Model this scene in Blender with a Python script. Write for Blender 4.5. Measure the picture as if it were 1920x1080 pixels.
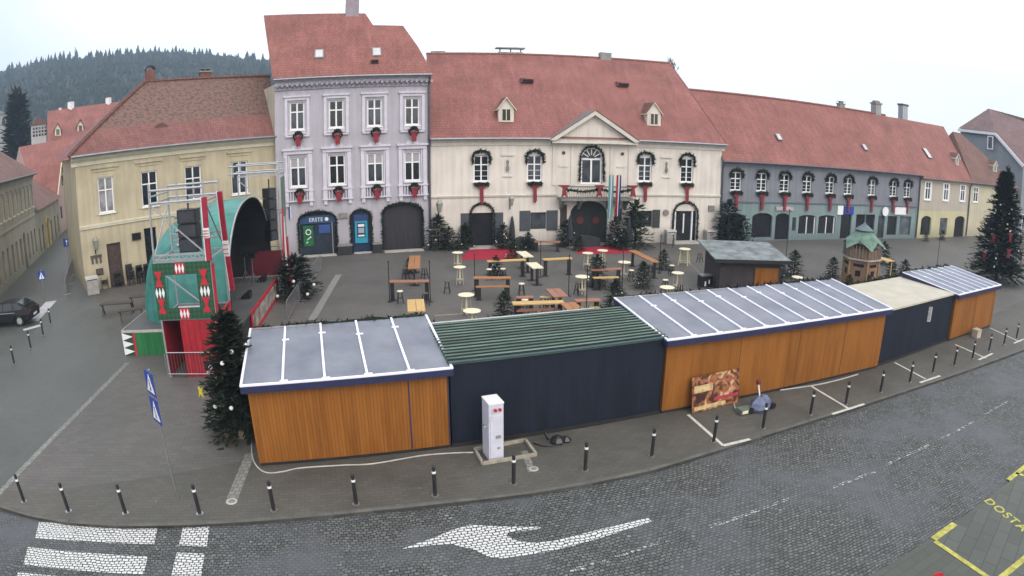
import bpy, bmesh, math, random
from mathutils import Vector, Matrix, noise
random.seed(7)
R=math.radians
for o in list(bpy.data.objects): bpy.data.objects.remove(o)
S=bpy.context.scene
COL=S.collection
# ------------------------------------------------------------------ camera model (measured from the photograph)
CF,CK,CK2,PITCH,ROLL,CH=1203.7,.05133,.00408,.2494866,.003919,9.5
def ray(u,v):
    x=u-960.; y=540.-v; h=math.hypot(x,y) or 1e-9; r=h/CF
    th=r*(1+CK*r*r+CK2*r**4); s=math.sin(th)/h
    dx,dy,dz=x*s,y*s,-math.cos(th)
    c,sn=math.cos(ROLL),math.sin(ROLL); dx,dy=dx*c-dy*sn,dx*sn+dy*c
    cp,sp=math.cos(PITCH),math.sin(PITCH)
    return Vector((dx,-dz*cp+dy*sp,dz*sp+dy*cp))
def G(u,v,z=0.):
    w=ray(u,v); t=(z-CH)/w.z
    return Vector((w.x*t,w.y*t,z))
def AT(u,v,dist):
    w=ray(u,v); t=dist/math.hypot(w.x,w.y)
    return Vector((w.x*t,w.y*t,CH+w.z*t))
# ------------------------------------------------------------------ materials
def lin(c):
    c=c/255.
    return c/12.92 if c<=.04045 else ((c+.055)/1.055)**2.4
def rgb(r,g,b): return (lin(r),lin(g),lin(b),1)
MATS={}
def nm(name):
    m=bpy.data.materials.new(name); m.use_nodes=True
    return m,m.node_tree.nodes,m.node_tree.links,m.node_tree.nodes['Principled BSDF']
def mat(name,c,rough=.8,var=.12,scale=1.5,metal=0,bump=0,bscale=20,coat=0,c2=None,det=6,coord='Object',spec=None,stretch=None):
    """plain coloured surface with mottled tone: noise between c*(1-var) and c*(1+var) or c2"""
    if name in MATS: return MATS[name]
    m,n,l,b=nm(name)
    tc=n.new('ShaderNodeTexCoord'); src=tc.outputs[coord]
    if stretch:
        mp=n.new('ShaderNodeMapping'); mp.inputs['Scale'].default_value=stretch; l.new(src,mp.inputs[0]); src=mp.outputs[0]
    t=n.new('ShaderNodeTexNoise'); t.inputs['Scale'].default_value=scale; t.inputs['Detail'].default_value=det; t.inputs['Roughness'].default_value=.6
    l.new(src,t.inputs['Vector'])
    cr=n.new('ShaderNodeValToRGB'); e=cr.color_ramp.elements
    e[0].position=.3; e[1].position=.7
    a=[max(0,x*(1-var)) for x in c[:3]]+[1]; d=(c2 if c2 else [min(1,x*(1+var)) for x in c[:3]]+[1])
    e[0].color=a; e[1].color=d
    l.new(t.outputs[0],cr.inputs[0]); l.new(cr.outputs[0],b.inputs['Base Color'])
    b.inputs['Roughness'].default_value=rough; b.inputs['Metallic'].default_value=metal
    b.inputs['Coat Weight'].default_value=coat
    if spec is not None: b.inputs['Specular IOR Level'].default_value=spec
    if bump:
        t2=n.new('ShaderNodeTexNoise'); t2.inputs['Scale'].default_value=bscale; l.new(src,t2.inputs['Vector'])
        bp=n.new('ShaderNodeBump'); bp.inputs['Strength'].default_value=bump; bp.inputs['Distance'].default_value=.02
        l.new(t2.outputs[0],bp.inputs['Height']); l.new(bp.outputs[0],b.inputs['Normal'])
    MATS[name]=m; return m
def plaster(name,c,dirt=.25,low=None):
    """rendered wall: mottling, vertical rain streaks and a damp foot"""
    if name in MATS: return MATS[name]
    m,n,l,b=nm(name)
    tc=n.new('ShaderNodeTexCoord')
    t=n.new('ShaderNodeTexNoise'); t.inputs['Scale'].default_value=.5; t.inputs['Detail'].default_value=8; l.new(tc.outputs['Object'],t.inputs['Vector'])
    mp=n.new('ShaderNodeMapping'); mp.inputs['Scale'].default_value=(2.6,2.6,.16); l.new(tc.outputs['Object'],mp.inputs[0])
    t2=n.new('ShaderNodeTexNoise'); t2.inputs['Scale'].default_value=1.2; t2.inputs['Detail'].default_value=6; l.new(mp.outputs[0],t2.inputs['Vector'])
    mu=n.new('ShaderNodeMath'); mu.operation='MULTIPLY'; l.new(t.outputs[0],mu.inputs[0]); l.new(t2.outputs[0],mu.inputs[1])
    r=n.new('ShaderNodeValToRGB'); r.color_ramp.elements[0].position=.12; r.color_ramp.elements[1].position=.32
    r.color_ramp.elements[0].color=[x*(1-dirt) for x in c[:3]]+[1]; r.color_ramp.elements[1].color=c
    l.new(mu.outputs[0],r.inputs[0])
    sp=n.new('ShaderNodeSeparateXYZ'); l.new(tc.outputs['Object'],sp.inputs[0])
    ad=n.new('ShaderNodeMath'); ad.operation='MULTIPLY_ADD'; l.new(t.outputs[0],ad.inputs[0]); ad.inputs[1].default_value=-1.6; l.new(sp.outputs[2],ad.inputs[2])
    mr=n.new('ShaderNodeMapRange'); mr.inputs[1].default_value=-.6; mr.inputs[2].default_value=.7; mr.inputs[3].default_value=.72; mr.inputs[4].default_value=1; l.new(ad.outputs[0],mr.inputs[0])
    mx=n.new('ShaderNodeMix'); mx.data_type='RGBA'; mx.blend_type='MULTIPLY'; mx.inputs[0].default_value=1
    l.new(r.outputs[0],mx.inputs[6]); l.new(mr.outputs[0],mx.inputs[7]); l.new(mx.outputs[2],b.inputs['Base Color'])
    b.inputs['Roughness'].default_value=.9
    MATS[name]=m; return m
def tiles(name,c1,c2,old=0,gloss=.68):
    """clay roof tiles: courses as fine bands, tile to tile tone shifts, weather patches"""
    if name in MATS: return MATS[name]
    m,n,l,b=nm(name)
    tc=n.new('ShaderNodeTexCoord')
    br=n.new('ShaderNodeTexBrick'); br.inputs['Scale'].default_value=1; br.inputs['Brick Width'].default_value=.22; br.inputs['Row Height'].default_value=.3
    br.inputs['Mortar Size'].default_value=.02; br.inputs['Mortar Smooth'].default_value=.6
    br.inputs['Color1'].default_value=c1; br.inputs['Color2'].default_value=c2; br.inputs['Mortar'].default_value=[x*.45 for x in c1[:3]]+[1]
    l.new(tc.outputs['UV'],br.inputs['Vector'])
    t=n.new('ShaderNodeTexNoise'); t.inputs['Scale'].default_value=.35; t.inputs['Detail'].default_value=7; l.new(tc.outputs['UV'],t.inputs['Vector'])
    r=n.new('ShaderNodeValToRGB'); r.color_ramp.elements[0].position=.35; r.color_ramp.elements[1].position=.7
    r.color_ramp.elements[0].color=(.78,.74,.74,1); r.color_ramp.elements[1].color=(1.1,1.08,1.1,1); l.new(t.outputs[0],r.inputs[0])
    mx=n.new('ShaderNodeMix'); mx.data_type='RGBA'; mx.blend_type='MULTIPLY'; mx.inputs[0].default_value=1
    l.new(br.outputs[0],mx.inputs[6]); l.new(r.outputs[0],mx.inputs[7]); last=mx.outputs[2]
    ms=n.new('ShaderNodeMapping'); ms.inputs['Scale'].default_value=(2.2,.22,1); l.new(tc.outputs['UV'],ms.inputs[0])
    ts=n.new('ShaderNodeTexNoise'); ts.inputs['Scale'].default_value=1; ts.inputs['Detail'].default_value=7; ts.inputs['Roughness'].default_value=.7; l.new(ms.outputs[0],ts.inputs['Vector'])
    rs=n.new('ShaderNodeValToRGB'); rs.color_ramp.elements[0].position=.34; rs.color_ramp.elements[1].position=.62; rs.color_ramp.elements[0].color=(.82,.79,.79,1); rs.color_ramp.elements[1].color=(1.05,1.05,1.06,1); l.new(ts.outputs[0],rs.inputs[0])
    my=n.new('ShaderNodeMix'); my.data_type='RGBA'; my.blend_type='MULTIPLY'; my.inputs[0].default_value=1; l.new(last,my.inputs[6]); l.new(rs.outputs[0],my.inputs[7])
    vs=n.new('ShaderNodeTexVoronoi'); vs.inputs['Scale'].default_value=.45; vs.distance='CHEBYCHEV'; l.new(tc.outputs['UV'],vs.inputs['Vector']); vc=n.new('ShaderNodeSeparateColor'); l.new(vs.outputs['Color'],vc.inputs[0])
    vr=n.new('ShaderNodeMapRange'); vr.inputs[3].default_value=.9; vr.inputs[4].default_value=1.07; l.new(vc.outputs[0],vr.inputs[0])
    mz=n.new('ShaderNodeMix'); mz.data_type='RGBA'; mz.blend_type='MULTIPLY'; mz.inputs[0].default_value=1; l.new(my.outputs[2],mz.inputs[6]); l.new(vr.outputs[0],mz.inputs[7]); last=mz.outputs[2]
    if old:
        t3=n.new('ShaderNodeTexNoise'); t3.inputs['Scale'].default_value=3.2; t3.inputs['Detail'].default_value=8; t3.inputs['Roughness'].default_value=.75; l.new(tc.outputs['UV'],t3.inputs['Vector'])
        sx=n.new('ShaderNodeSeparateXYZ'); l.new(tc.outputs['UV'],sx.inputs[0])
        mr=n.new('ShaderNodeMapRange'); mr.inputs[1].default_value=2.4; mr.inputs[2].default_value=2.9; l.new(sx.outputs[1],mr.inputs[0])
        r3=n.new('ShaderNodeValToRGB'); r3.color_ramp.elements[0].position=.47; r3.color_ramp.elements[1].position=.56; l.new(t3.outputs[0],r3.inputs[0])
        r3.color_ramp.elements[0].color=(0,0,0,1); r3.color_ramp.elements[1].color=(1,1,1,1)
        mm=n.new('ShaderNodeMath'); mm.operation='MULTIPLY'; l.new(mr.outputs[0],mm.inputs[0]); l.new(r3.outputs[0],mm.inputs[1])
        m1=n.new('ShaderNodeMix'); m1.data_type='RGBA'; l.new(mr.outputs[0],m1.inputs[0]); l.new(last,m1.inputs[6]); m1.inputs[7].default_value=(.185,.092,.075,1)
        m2=n.new('ShaderNodeMix'); m2.data_type='RGBA'; l.new(mm.outputs[0],m2.inputs[0]); l.new(m1.outputs[2],m2.inputs[6]); m2.inputs[7].default_value=(.07,.05,.038,1); last=m2.outputs[2]
    l.new(last,b.inputs['Base Color']); b.inputs['Roughness'].default_value=gloss
    bp=n.new('ShaderNodeBump'); bp.inputs['Strength'].default_value=.35; bp.inputs['Distance'].default_value=.03
    l.new(br.outputs['Fac'],bp.inputs['Height']); bp.invert=True; l.new(bp.outputs[0],b.inputs['Normal'])
    MATS[name]=m; return m
def setts(name,paint=None,patch=True,wear=.5):
    """granite setts laid in rows; with paint the same stones carry worn road paint"""
    if name in MATS: return MATS[name]
    m,n,l,b=nm(name)
    tc=n.new('ShaderNodeTexCoord')
    mp=n.new('ShaderNodeMapping'); mp.inputs['Rotation'].default_value=(0,0,R(-16)); l.new(tc.outputs['Object'],mp.inputs[0])
    nz=n.new('ShaderNodeTexNoise'); nz.inputs['Scale'].default_value=1.6; nz.inputs['Detail'].default_value=3; l.new(mp.outputs[0],nz.inputs['Vector'])
    vm=n.new('ShaderNodeVectorMath'); vm.operation='SCALE'; vm.inputs['Scale'].default_value=.26; l.new(nz.outputs['Color'],vm.inputs[0])
    va=n.new('ShaderNodeVectorMath'); va.operation='ADD'; l.new(mp.outputs[0],va.inputs[0]); l.new(vm.outputs[0],va.inputs[1])
    br=n.new('ShaderNodeTexBrick'); br.inputs['Scale'].default_value=1; br.inputs['Brick Width'].default_value=.15; br.inputs['Row Height'].default_value=.105
    br.inputs['Mortar Size'].default_value=.015; br.inputs['Mortar Smooth'].default_value=.3; br.inputs['Bias'].default_value=0
    br.offset_frequency=2
    br.inputs['Color1'].default_value=(.056,.061,.06,1); br.inputs['Color2'].default_value=(.125,.131,.127,1); br.inputs['Mortar'].default_value=(.009,.01,.009,1)
    l.new(va.outputs[0],br.inputs['Vector'])
    last=br.outputs[0]
    # stray pale stones
    vo=n.new('ShaderNodeTexVoronoi'); vo.inputs['Scale'].default_value=15; l.new(va.outputs[0],vo.inputs['Vector'])
    sx=n.new('ShaderNodeSeparateColor'); l.new(vo.outputs['Color'],sx.inputs[0])
    gt=n.new('ShaderNodeMath'); gt.operation='GREATER_THAN'; gt.inputs[1].default_value=.985; l.new(sx.outputs[0],gt.inputs[0])
    om=n.new('ShaderNodeMath'); om.operation='SUBTRACT'; om.inputs[0].default_value=1; l.new(br.outputs['Fac'],om.inputs[1])
    g2=n.new('ShaderNodeMath'); g2.operation='MULTIPLY'; l.new(gt.outputs[0],g2.inputs[0]); l.new(om.outputs[0],g2.inputs[1])
    x0=n.new('ShaderNodeMix'); x0.data_type='RGBA'; l.new(g2.outputs[0],x0.inputs[0]); l.new(last,x0.inputs[6]); x0.inputs[7].default_value=(.22,.23,.21,1); last=x0.outputs[2]
    # dust-filled, polished patches where joints vanish
    t=n.new('ShaderNodeTexNoise'); t.inputs['Scale'].default_value=.32; t.inputs['Detail'].default_value=5; t.inputs['Roughness'].default_value=.62; l.new(tc.outputs['Object'],t.inputs['Vector'])
    r=n.new('ShaderNodeValToRGB'); r.color_ramp.elements[0].position=.46; r.color_ramp.elements[1].position=.66
    r.color_ramp.elements[0].color=(0,0,0,1); r.color_ramp.elements[1].color=(.85,.85,.85,1); l.new(t.outputs[0],r.inputs[0])
    x1=n.new('ShaderNodeMix'); x1.data_type='RGBA'; l.new(r.outputs[0],x1.inputs[0]); l.new(last,x1.inputs[6]); x1.inputs[7].default_value=(.088,.094,.104,1); last=x1.outputs[2]
    if paint:
        t2=n.new('ShaderNodeTexNoise'); t2.inputs['Scale'].default_value=7; t2.inputs['Detail'].default_value=6; t2.inputs['Roughness'].default_value=.7; l.new(tc.outputs['Object'],t2.inputs['Vector'])
        r2=n.new('ShaderNodeValToRGB'); r2.color_ramp.elements[0].position=wear-.06; r2.color_ramp.elements[1].position=wear+.04
        l.new(t2.outputs[0],r2.inputs[0])
        m3=n.new('ShaderNodeMath'); m3.operation='MULTIPLY'; l.new(r2.outputs[0],m3.inputs[0]); l.new(om.outputs[0],m3.inputs[1])
        x2=n.new('ShaderNodeMix'); x2.data_type='RGBA'; l.new(m3.outputs[0],x2.inputs[0]); l.new(last,x2.inputs[6]); x2.inputs[7].default_value=paint; last=x2.outputs[2]
    l.new(last,b.inputs['Base Color'])
    t4=n.new('ShaderNodeMapRange'); t4.inputs[3].default_value=.42; t4.inputs[4].default_value=.75; l.new(nz.outputs[0],t4.inputs[0]); l.new(t4.outputs[0],b.inputs['Roughness'])
    bp=n.new('ShaderNodeBump'); bp.inputs['Strength'].default_value=.6; bp.inputs['Distance'].default_value=.02; bp.invert=True
    l.new(br.outputs['Fac'],bp.inputs['Height']); l.new(bp.outputs[0],b.inputs['Normal'])
    MATS[name]=m; return m
def paving(name,c,c2,joint=.9,bw=.4,bh=.2,rot=10,rough=.6,patchscale=.12):
    if name in MATS: return MATS[name]
    m,n,l,b=nm(name)
    tc=n.new('ShaderNodeTexCoord')
    mp=n.new('ShaderNodeMapping'); mp.inputs['Rotation'].default_value=(0,0,R(-rot)); l.new(tc.outputs['Object'],mp.inputs[0])
    br=n.new('ShaderNodeTexBrick'); br.inputs['Scale'].default_value=1; br.inputs['Brick Width'].default_value=bw; br.inputs['Row Height'].default_value=bh
    br.inputs['Mortar Size'].default_value=.012; br.inputs['Mortar Smooth'].default_value=.4
    br.inputs['Color1'].default_value=c; br.inputs['Color2'].default_value=c2; br.inputs['Mortar'].default_value=[x*joint for x in c[:3]]+[1]
    l.new(mp.outputs[0],br.inputs['Vector'])
    t=n.new('ShaderNodeTexNoise'); t.inputs['Scale'].default_value=patchscale; t.inputs['Detail'].default_value=9; t.inputs['Roughness'].default_value=.65; l.new(tc.outputs['Object'],t.inputs['Vector'])
    r=n.new('ShaderNodeValToRGB'); r.color_ramp.elements[0].position=.35; r.color_ramp.elements[1].position=.68
    r.color_ramp.elements[0].color=(.74,.76,.74,1); r.color_ramp.elements[1].color=(1.2,1.18,1.18,1); l.new(t.outputs[0],r.inputs[0])
    mx=n.new('ShaderNodeMix'); mx.data_type='RGBA'; mx.blend_type='MULTIPLY'; mx.inputs[0].default_value=1
    l.new(br.outputs[0],mx.inputs[6]); l.new(r.outputs[0],mx.inputs[7])
    # small spots: gum, leaves, chipped stones
    t5=n.new('ShaderNodeTexNoise'); t5.inputs['Scale'].default_value=4.5; t5.inputs['Detail'].default_value=2; l.new(tc.outputs['Object'],t5.inputs['Vector'])
    r5=n.new('ShaderNodeValToRGB'); r5.color_ramp.elements[0].position=.73; r5.color_ramp.elements[1].position=.76; l.new(t5.outputs[0],r5.inputs[0])
    r5.color_ramp.elements[0].color=(0,0,0,1); r5.color_ramp.elements[1].color=(.6,.6,.6,1)
    x3=n.new('ShaderNodeMix'); x3.data_type='RGBA'; l.new(r5.outputs[0],x3.inputs[0]); l.new(mx.outputs[2],x3.inputs[6]); x3.inputs[7].default_value=(.17,.17,.15,1)
    l.new(x3.outputs[2],b.inputs['Base Color'])
    mr=n.new('ShaderNodeMapRange'); mr.inputs[3].default_value=rough-.18; mr.inputs[4].default_value=rough+.22; l.new(t.outputs[0],mr.inputs[0]); l.new(mr.outputs[0],b.inputs['Roughness'])
    MATS[name]=m; return m
def boards(name,c,c2,width=.11,axis='X',rough=.55,dark=.5):
    """vertical or horizontal boarding with grooves"""
    if name in MATS: return MATS[name]
    m,n,l,b=nm(name)
    tc=n.new('ShaderNodeTexCoord'); sp=n.new('ShaderNodeSeparateXYZ'); l.new(tc.outputs['Object'],sp.inputs[0])
    d=n.new('ShaderNodeMath'); d.operation='DIVIDE'; l.new(sp.outputs['XYZ'.index(axis)],d.inputs[0]); d.inputs[1].default_value=width
    f=n.new('ShaderNodeMath'); f.operation='FRACT'; l.new(d.outputs[0],f.inputs[0])
    fl=n.new('ShaderNodeMath'); fl.operation='FLOOR'; l.new(d.outputs[0],fl.inputs[0])
    wn=n.new('ShaderNodeTexWhiteNoise'); wn.noise_dimensions='1D'; l.new(fl.outputs[0],wn.inputs['W'])
    t=n.new('ShaderNodeTexNoise'); mp=n.new('ShaderNodeMapping'); mp.inputs['Scale'].default_value=(14,14,1) if axis=='X' else (1,14,14); l.new(tc.outputs['Object'],mp.inputs[0]); l.new(mp.outputs[0],t.inputs['Vector']); t.inputs['Scale'].default_value=1; t.inputs['Detail'].default_value=5
    t0=n.new('ShaderNodeTexNoise'); t0.inputs['Scale'].default_value=.7; t0.inputs['Detail'].default_value=3; l.new(tc.outputs['Object'],t0.inputs['Vector'])
    a1=n.new('ShaderNodeMath'); a1.operation='ADD'; l.new(wn.outputs[0],a1.inputs[0]); l.new(t.outputs[0],a1.inputs[1])
    a2=n.new('ShaderNodeMath'); a2.operation='ADD'; l.new(a1.outputs[0],a2.inputs[0]); l.new(t0.outputs[0],a2.inputs[1])
    a3=n.new('ShaderNodeMath'); a3.operation='MULTIPLY'; a3.inputs[1].default_value=.36; l.new(a2.outputs[0],a3.inputs[0])
    mx=n.new('ShaderNodeMix'); mx.data_type='RGBA'; l.new(a3.outputs[0],mx.inputs[0]); mx.inputs[6].default_value=c; mx.inputs[7].default_value=c2
    lt=n.new('ShaderNodeMath'); lt.operation='LESS_THAN'; lt.inputs[1].default_value=.12; l.new(f.outputs[0],lt.inputs[0])
    ml=n.new('ShaderNodeMath'); ml.operation='MULTIPLY'; ml.inputs[1].default_value=dark; l.new(lt.outputs[0],ml.inputs[0])
    m2=n.new('ShaderNodeMix'); m2.data_type='RGBA'; l.new(ml.outputs[0],m2.inputs[0]); l.new(mx.outputs[2],m2.inputs[6]); m2.inputs[7].default_value=[x*.3 for x in c[:3]]+[1]
    mq=n.new('ShaderNodeMapping'); mq.inputs['Scale'].default_value=(3.5,3.5,.35) if axis=='X' else (.35,3.5,3.5); l.new(tc.outputs['Object'],mq.inputs[0])
    tq=n.new('ShaderNodeTexNoise'); tq.inputs['Scale'].default_value=1; tq.inputs['Detail'].default_value=7; tq.inputs['Roughness'].default_value=.7; l.new(mq.outputs[0],tq.inputs['Vector'])
    zq=n.new('ShaderNodeMath'); zq.operation='MULTIPLY_ADD'; l.new(sp.outputs[2],zq.inputs[0]); zq.inputs[1].default_value=.06; l.new(tq.outputs[0],zq.inputs[2])
    rq=n.new('ShaderNodeValToRGB'); rq.color_ramp.elements[0].position=.42; rq.color_ramp.elements[1].position=.66; rq.color_ramp.elements[0].color=(.78,.75,.73,1); rq.color_ramp.elements[1].color=(1.06,1.05,1.04,1); l.new(zq.outputs[0],rq.inputs[0])
    mw=n.new('ShaderNodeMix'); mw.data_type='RGBA'; mw.blend_type='MULTIPLY'; mw.inputs[0].default_value=1; l.new(m2.outputs[2],mw.inputs[6]); l.new(rq.outputs[0],mw.inputs[7])
    l.new(mw.outputs[2],b.inputs['Base Color']); b.inputs['Roughness'].default_value=rough; b.inputs['Specular IOR Level'].default_value=.18
    bp=n.new('ShaderNodeBump'); bp.inputs['Strength'].default_value=.5; bp.inputs['Distance'].default_value=.01; bp.invert=True
    l.new(lt.outputs[0],bp.inputs['Height']); l.new(bp.outputs[0],b.inputs['Normal'])
    MATS[name]=m; return m
def checker(name,c1,c2,s):
    if name in MATS: return MATS[name]
    m,n,l,b=nm(name); tc=n.new('ShaderNodeTexCoord'); k=n.new('ShaderNodeTexChecker'); k.inputs['Scale'].default_value=s
    k.inputs['Color1'].default_value=c1; k.inputs['Color2'].default_value=c2
    mp=n.new('ShaderNodeMapping'); mp.inputs['Rotation'].default_value=(0,R(45),0); mp.inputs['Location'].default_value=(.013,.017,.019); l.new(tc.outputs['Object'],mp.inputs[0]); l.new(mp.outputs[0],k.inputs['Vector'])
    l.new(k.outputs[0],b.inputs['Base Color']); b.inputs['Roughness'].default_value=.8
    MATS[name]=m; return m
def glassm(name,c=(.02,.024,.03,1),rough=.12,var=1):
    """window pane: dark room behind glossy glass, each pane slightly different"""
    m=mat(name,c,rough=rough,var=.7,scale=.9,spec=.6); n=m.node_tree.nodes; l=m.node_tree.links; b=n['Principled BSDF']
    oi=n.new('ShaderNodeObjectInfo'); r=n.new('ShaderNodeValToRGB'); e=r.color_ramp.elements; e[0].position=.35; e[0].color=(.5,.5,.5,1); e[1].position=1; e[1].color=(4.2,4,3.8,1); l.new(oi.outputs['Random'],r.inputs[0])
    mx=n.new('ShaderNodeMix'); mx.data_type='RGBA'; mx.blend_type='MULTIPLY'; mx.inputs[0].default_value=1; s=b.inputs['Base Color'].links[0].from_socket
    l.new(s,mx.inputs[6]); l.new(r.outputs[0],mx.inputs[7]); l.new(mx.outputs[2],b.inputs['Base Color'])
    return m
M=dict(
 white=mat('white_paint',(.78,.78,.8,1),.6,.06),
 cream=mat('cream_paint',(.62,.56,.42,1),.6,.08),
 glass=glassm('window_glass'), glassb=glassm('curtained_glass',(.14,.145,.16,1),.3),
 blind=mat('roller_blind',(.33,.32,.35,1),.7,.08),
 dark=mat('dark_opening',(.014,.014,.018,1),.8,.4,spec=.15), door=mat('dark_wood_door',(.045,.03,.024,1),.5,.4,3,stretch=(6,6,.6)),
 zinc=mat('zinc_sheet',(.22,.24,.27,1),.4,.15,metal=.6), pipe=mat('grey_downpipe',(.09,.09,.11,1),.4,.2,metal=.4),
 steel=mat('galvanised_steel',(.42,.43,.45,1),.35,.15,6,metal=.85), alu=mat('aluminium_truss',(.4,.41,.43,1),.45,.15,6,metal=.6),
 black=mat('black_metal',(.018,.018,.02,1),.45,.3,4), blackp=mat('black_plastic',(.012,.012,.014,1),.35,.3),
 needle=mat('fir_needles',(.014,.026,.014,1),.85,.45,3.5,c2=(.038,.055,.026,1),spec=.2), needle2=mat('dark_fir_needles',(.01,.018,.012,1),.85,.4,4,c2=(.028,.038,.022,1),spec=.2),
 bark=mat('bark',(.06,.045,.035,1),.9,.3,8), red=mat('red_fabric',(.33,.008,.02,1),.7,.2,3), redb=mat('red_board',(.45,.012,.03,1),.55,.15,2), ribbon=mat('red_ribbon',(.2,.008,.018,1),.6,.2,5),
 bauble=mat('white_bauble',(.8,.8,.78,1),.2,.05), stone=mat('grey_stone',(.2,.195,.18,1),.85,.25,3), stonel=mat('light_stone',(.4,.38,.35,1),.85,.2,3),
 brick=mat('old_brick',(.16,.07,.055,1),.9,.35,5), concrete=mat('concrete',(.25,.25,.24,1),.9,.2,2),
 wood=mat('varnished_wood',(.34,.15,.055,1),.5,.3,3,stretch=(1,9,9)), woody=mat('pale_wood',(.55,.36,.14,1),.55,.25,3,stretch=(1,9,9)), woodr=mat('reddish_wood',(.3,.135,.085,1),.5,.3,3,stretch=(1,9,9)),
 ivory=mat('ivory_top',(.74,.68,.5,1),.45,.1,4), blue=mat('sign_blue',(.012,.05,.3,1),.35,.1), signw=mat('sign_white',(.75,.76,.78,1),.4,.05), signback=mat('sign_back_grey',(.3,.31,.33,1),.45,.15,metal=.3),
)
# ------------------------------------------------------------------ geometry helpers
class MB:
    def __init__(s): s.v=[];s.f=[];s.m=[];s.uv={}
    def q(s,*pts,mi=0,uv=None):
        i=len(s.v); s.v+=[tuple(p) for p in pts]; s.f.append(tuple(range(i,i+len(pts)))); s.m.append(mi)
        if uv: s.uv[len(s.f)-1]=uv
        return s
    def box(s,x0,x1,y0,y1,z0,z1,mi=0,T=None):
        P=[Vector(p) for p in ((x0,y0,z0),(x1,y0,z0),(x1,y1,z0),(x0,y1,z0),(x0,y0,z1),(x1,y0,z1),(x1,y1,z1),(x0,y1,z1))]
        if T: P=[T@p for p in P]
        i=len(s.v); s.v+=[tuple(p) for p in P]
        for f in ((0,3,2,1),(4,5,6,7),(0,1,5,4),(1,2,6,5),(2,3,7,6),(3,0,4,7)): s.f.append(tuple(i+k for k in f)); s.m.append(mi)
        return s
    def beam(s,a,b,w=.05,h=None,mi=0):
        a=Vector(a);b=Vector(b);h=h or w; d=(b-a)
        if d.length<1e-6: return s
        d.normalize(); u=Vector((0,0,1)) if abs(d.z)<.95 else Vector((0,1,0))
        r=d.cross(u).normalized(); u=r.cross(d)
        i=len(s.v)
        for p in (a,b):
            for sx,sy in ((-1,-1),(1,-1),(1,1),(-1,1)): s.v.append(tuple(p+r*sx*w/2+u*sy*h/2))
        for f in ((3,2,1,0),(4,5,6,7),(0,1,5,4),(1,2,6,5),(2,3,7,6),(3,0,4,7)): s.f.append(tuple(i+k for k in f)); s.m.append(mi)
        return s
    def tube(s,pts,r,n=8,mi=0,cap=True,jit=0):
        pts=[Vector(p) for p in pts]; rr=r if isinstance(r,(list,tuple)) else [r]*len(pts)
        i0=len(s.v); prev=None
        for k,p in enumerate(pts):
            d=(pts[min(k+1,len(pts)-1)]-pts[max(k-1,0)]).normalized()
            u=Vector((0,0,1)) if abs(d.z)<.9 else Vector((1,0,0))
            a=d.cross(u).normalized(); b=a.cross(d)
            for j in range(n):
                t=2*math.pi*j/n; q=rr[k]*(1+random.uniform(-jit,jit)); s.v.append(tuple(p+a*math.cos(t)*q+b*math.sin(t)*q))
        for k in range(len(pts)-1):
            for j in range(n):
                s.f.append((i0+k*n+j,i0+k*n+(j+1)%n,i0+(k+1)*n+(j+1)%n,i0+(k+1)*n+j)); s.m.append(mi)
        if cap:
            s.f.append(tuple(i0+j for j in range(n))[::-1]); s.m.append(mi)
            s.f.append(tuple(i0+(len(pts)-1)*n+j for j in range(n))); s.m.append(mi)
        return s
    def lathe(s,c,prof,n=20,mi=0):
        c=Vector(c); i0=len(s.v)
        for r,z in prof:
            for j in range(n):
                t=2*math.pi*j/n; s.v.append((c.x+r*math.cos(t),c.y+r*math.sin(t),c.z+z))
        for k in range(len(prof)-1):
            for j in range(n): s.f.append((i0+k*n+j,i0+k*n+(j+1)%n,i0+(k+1)*n+(j+1)%n,i0+(k+1)*n+j)); s.m.append(mi)
        s.f.append(tuple(i0+j for j in range(n))[::-1]); s.m.append(mi)
        s.f.append(tuple(i0+(len(prof)-1)*n+j for j in range(n))); s.m.append(mi)
        return s
    def prism(s,poly,y0,y1,mi=0,plane='xz',T=None):
        """extrude a 2-D outline; plane xz: depth along y, xy: along z, yz: along x"""
        def mk(a,b,c):
            p=Vector((a,c,b) if plane=='xz' else (a,b,c) if plane=='xy' else (c,a,b)); return tuple(T@p) if T else tuple(p)
        i=len(s.v); n=len(poly)
        s.v+=[mk(a,b,y0) for a,b in poly]+[mk(a,b,y1) for a,b in poly]
        s.f.append(tuple(range(i,i+n))); s.m.append(mi); s.f.append(tuple(range(i+2*n-1,i+n-1,-1))); s.m.append(mi)
        for k in range(n): s.f.append((i+k,i+n+k,i+n+(k+1)%n,i+(k+1)%n)); s.m.append(mi)
        return s
    def sphere(s,c,r,n=8,mi=0):
        prof=[(r*math.sin(math.pi*k/n) if 0<k<n else r*.02,-r*math.cos(math.pi*k/n)) for k in range(n+1)]
        return s.lathe(c,prof,n+2,mi)
    def mesh(s,name,mats):
        me=bpy.data.meshes.new(name); me.from_pydata(s.v,[],s.f)
        for m in (mats if isinstance(mats,(list,tuple)) else [mats]): me.materials.append(m)
        me.polygons.foreach_set('material_index',s.m)
        uvl=me.uv_layers.new(name='UVMap')
        for p in me.polygons:
            cu=s.uv.get(p.index)
            if cu:
                for k,li in enumerate(p.loop_indices): uvl.data[li].uv=cu[k]
            else:
                nn=p.normal; ax=Vector((-nn.y,nn.x,0)) if abs(nn.z)<.999 else Vector((1,0,0)); ax.normalize(); up=nn.cross(ax)
                for li in p.loop_indices:
                    co=me.vertices[me.loops[li].vertex_index].co; uvl.data[li].uv=(co.dot(ax),co.dot(up))
        me.update(); return me
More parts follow.
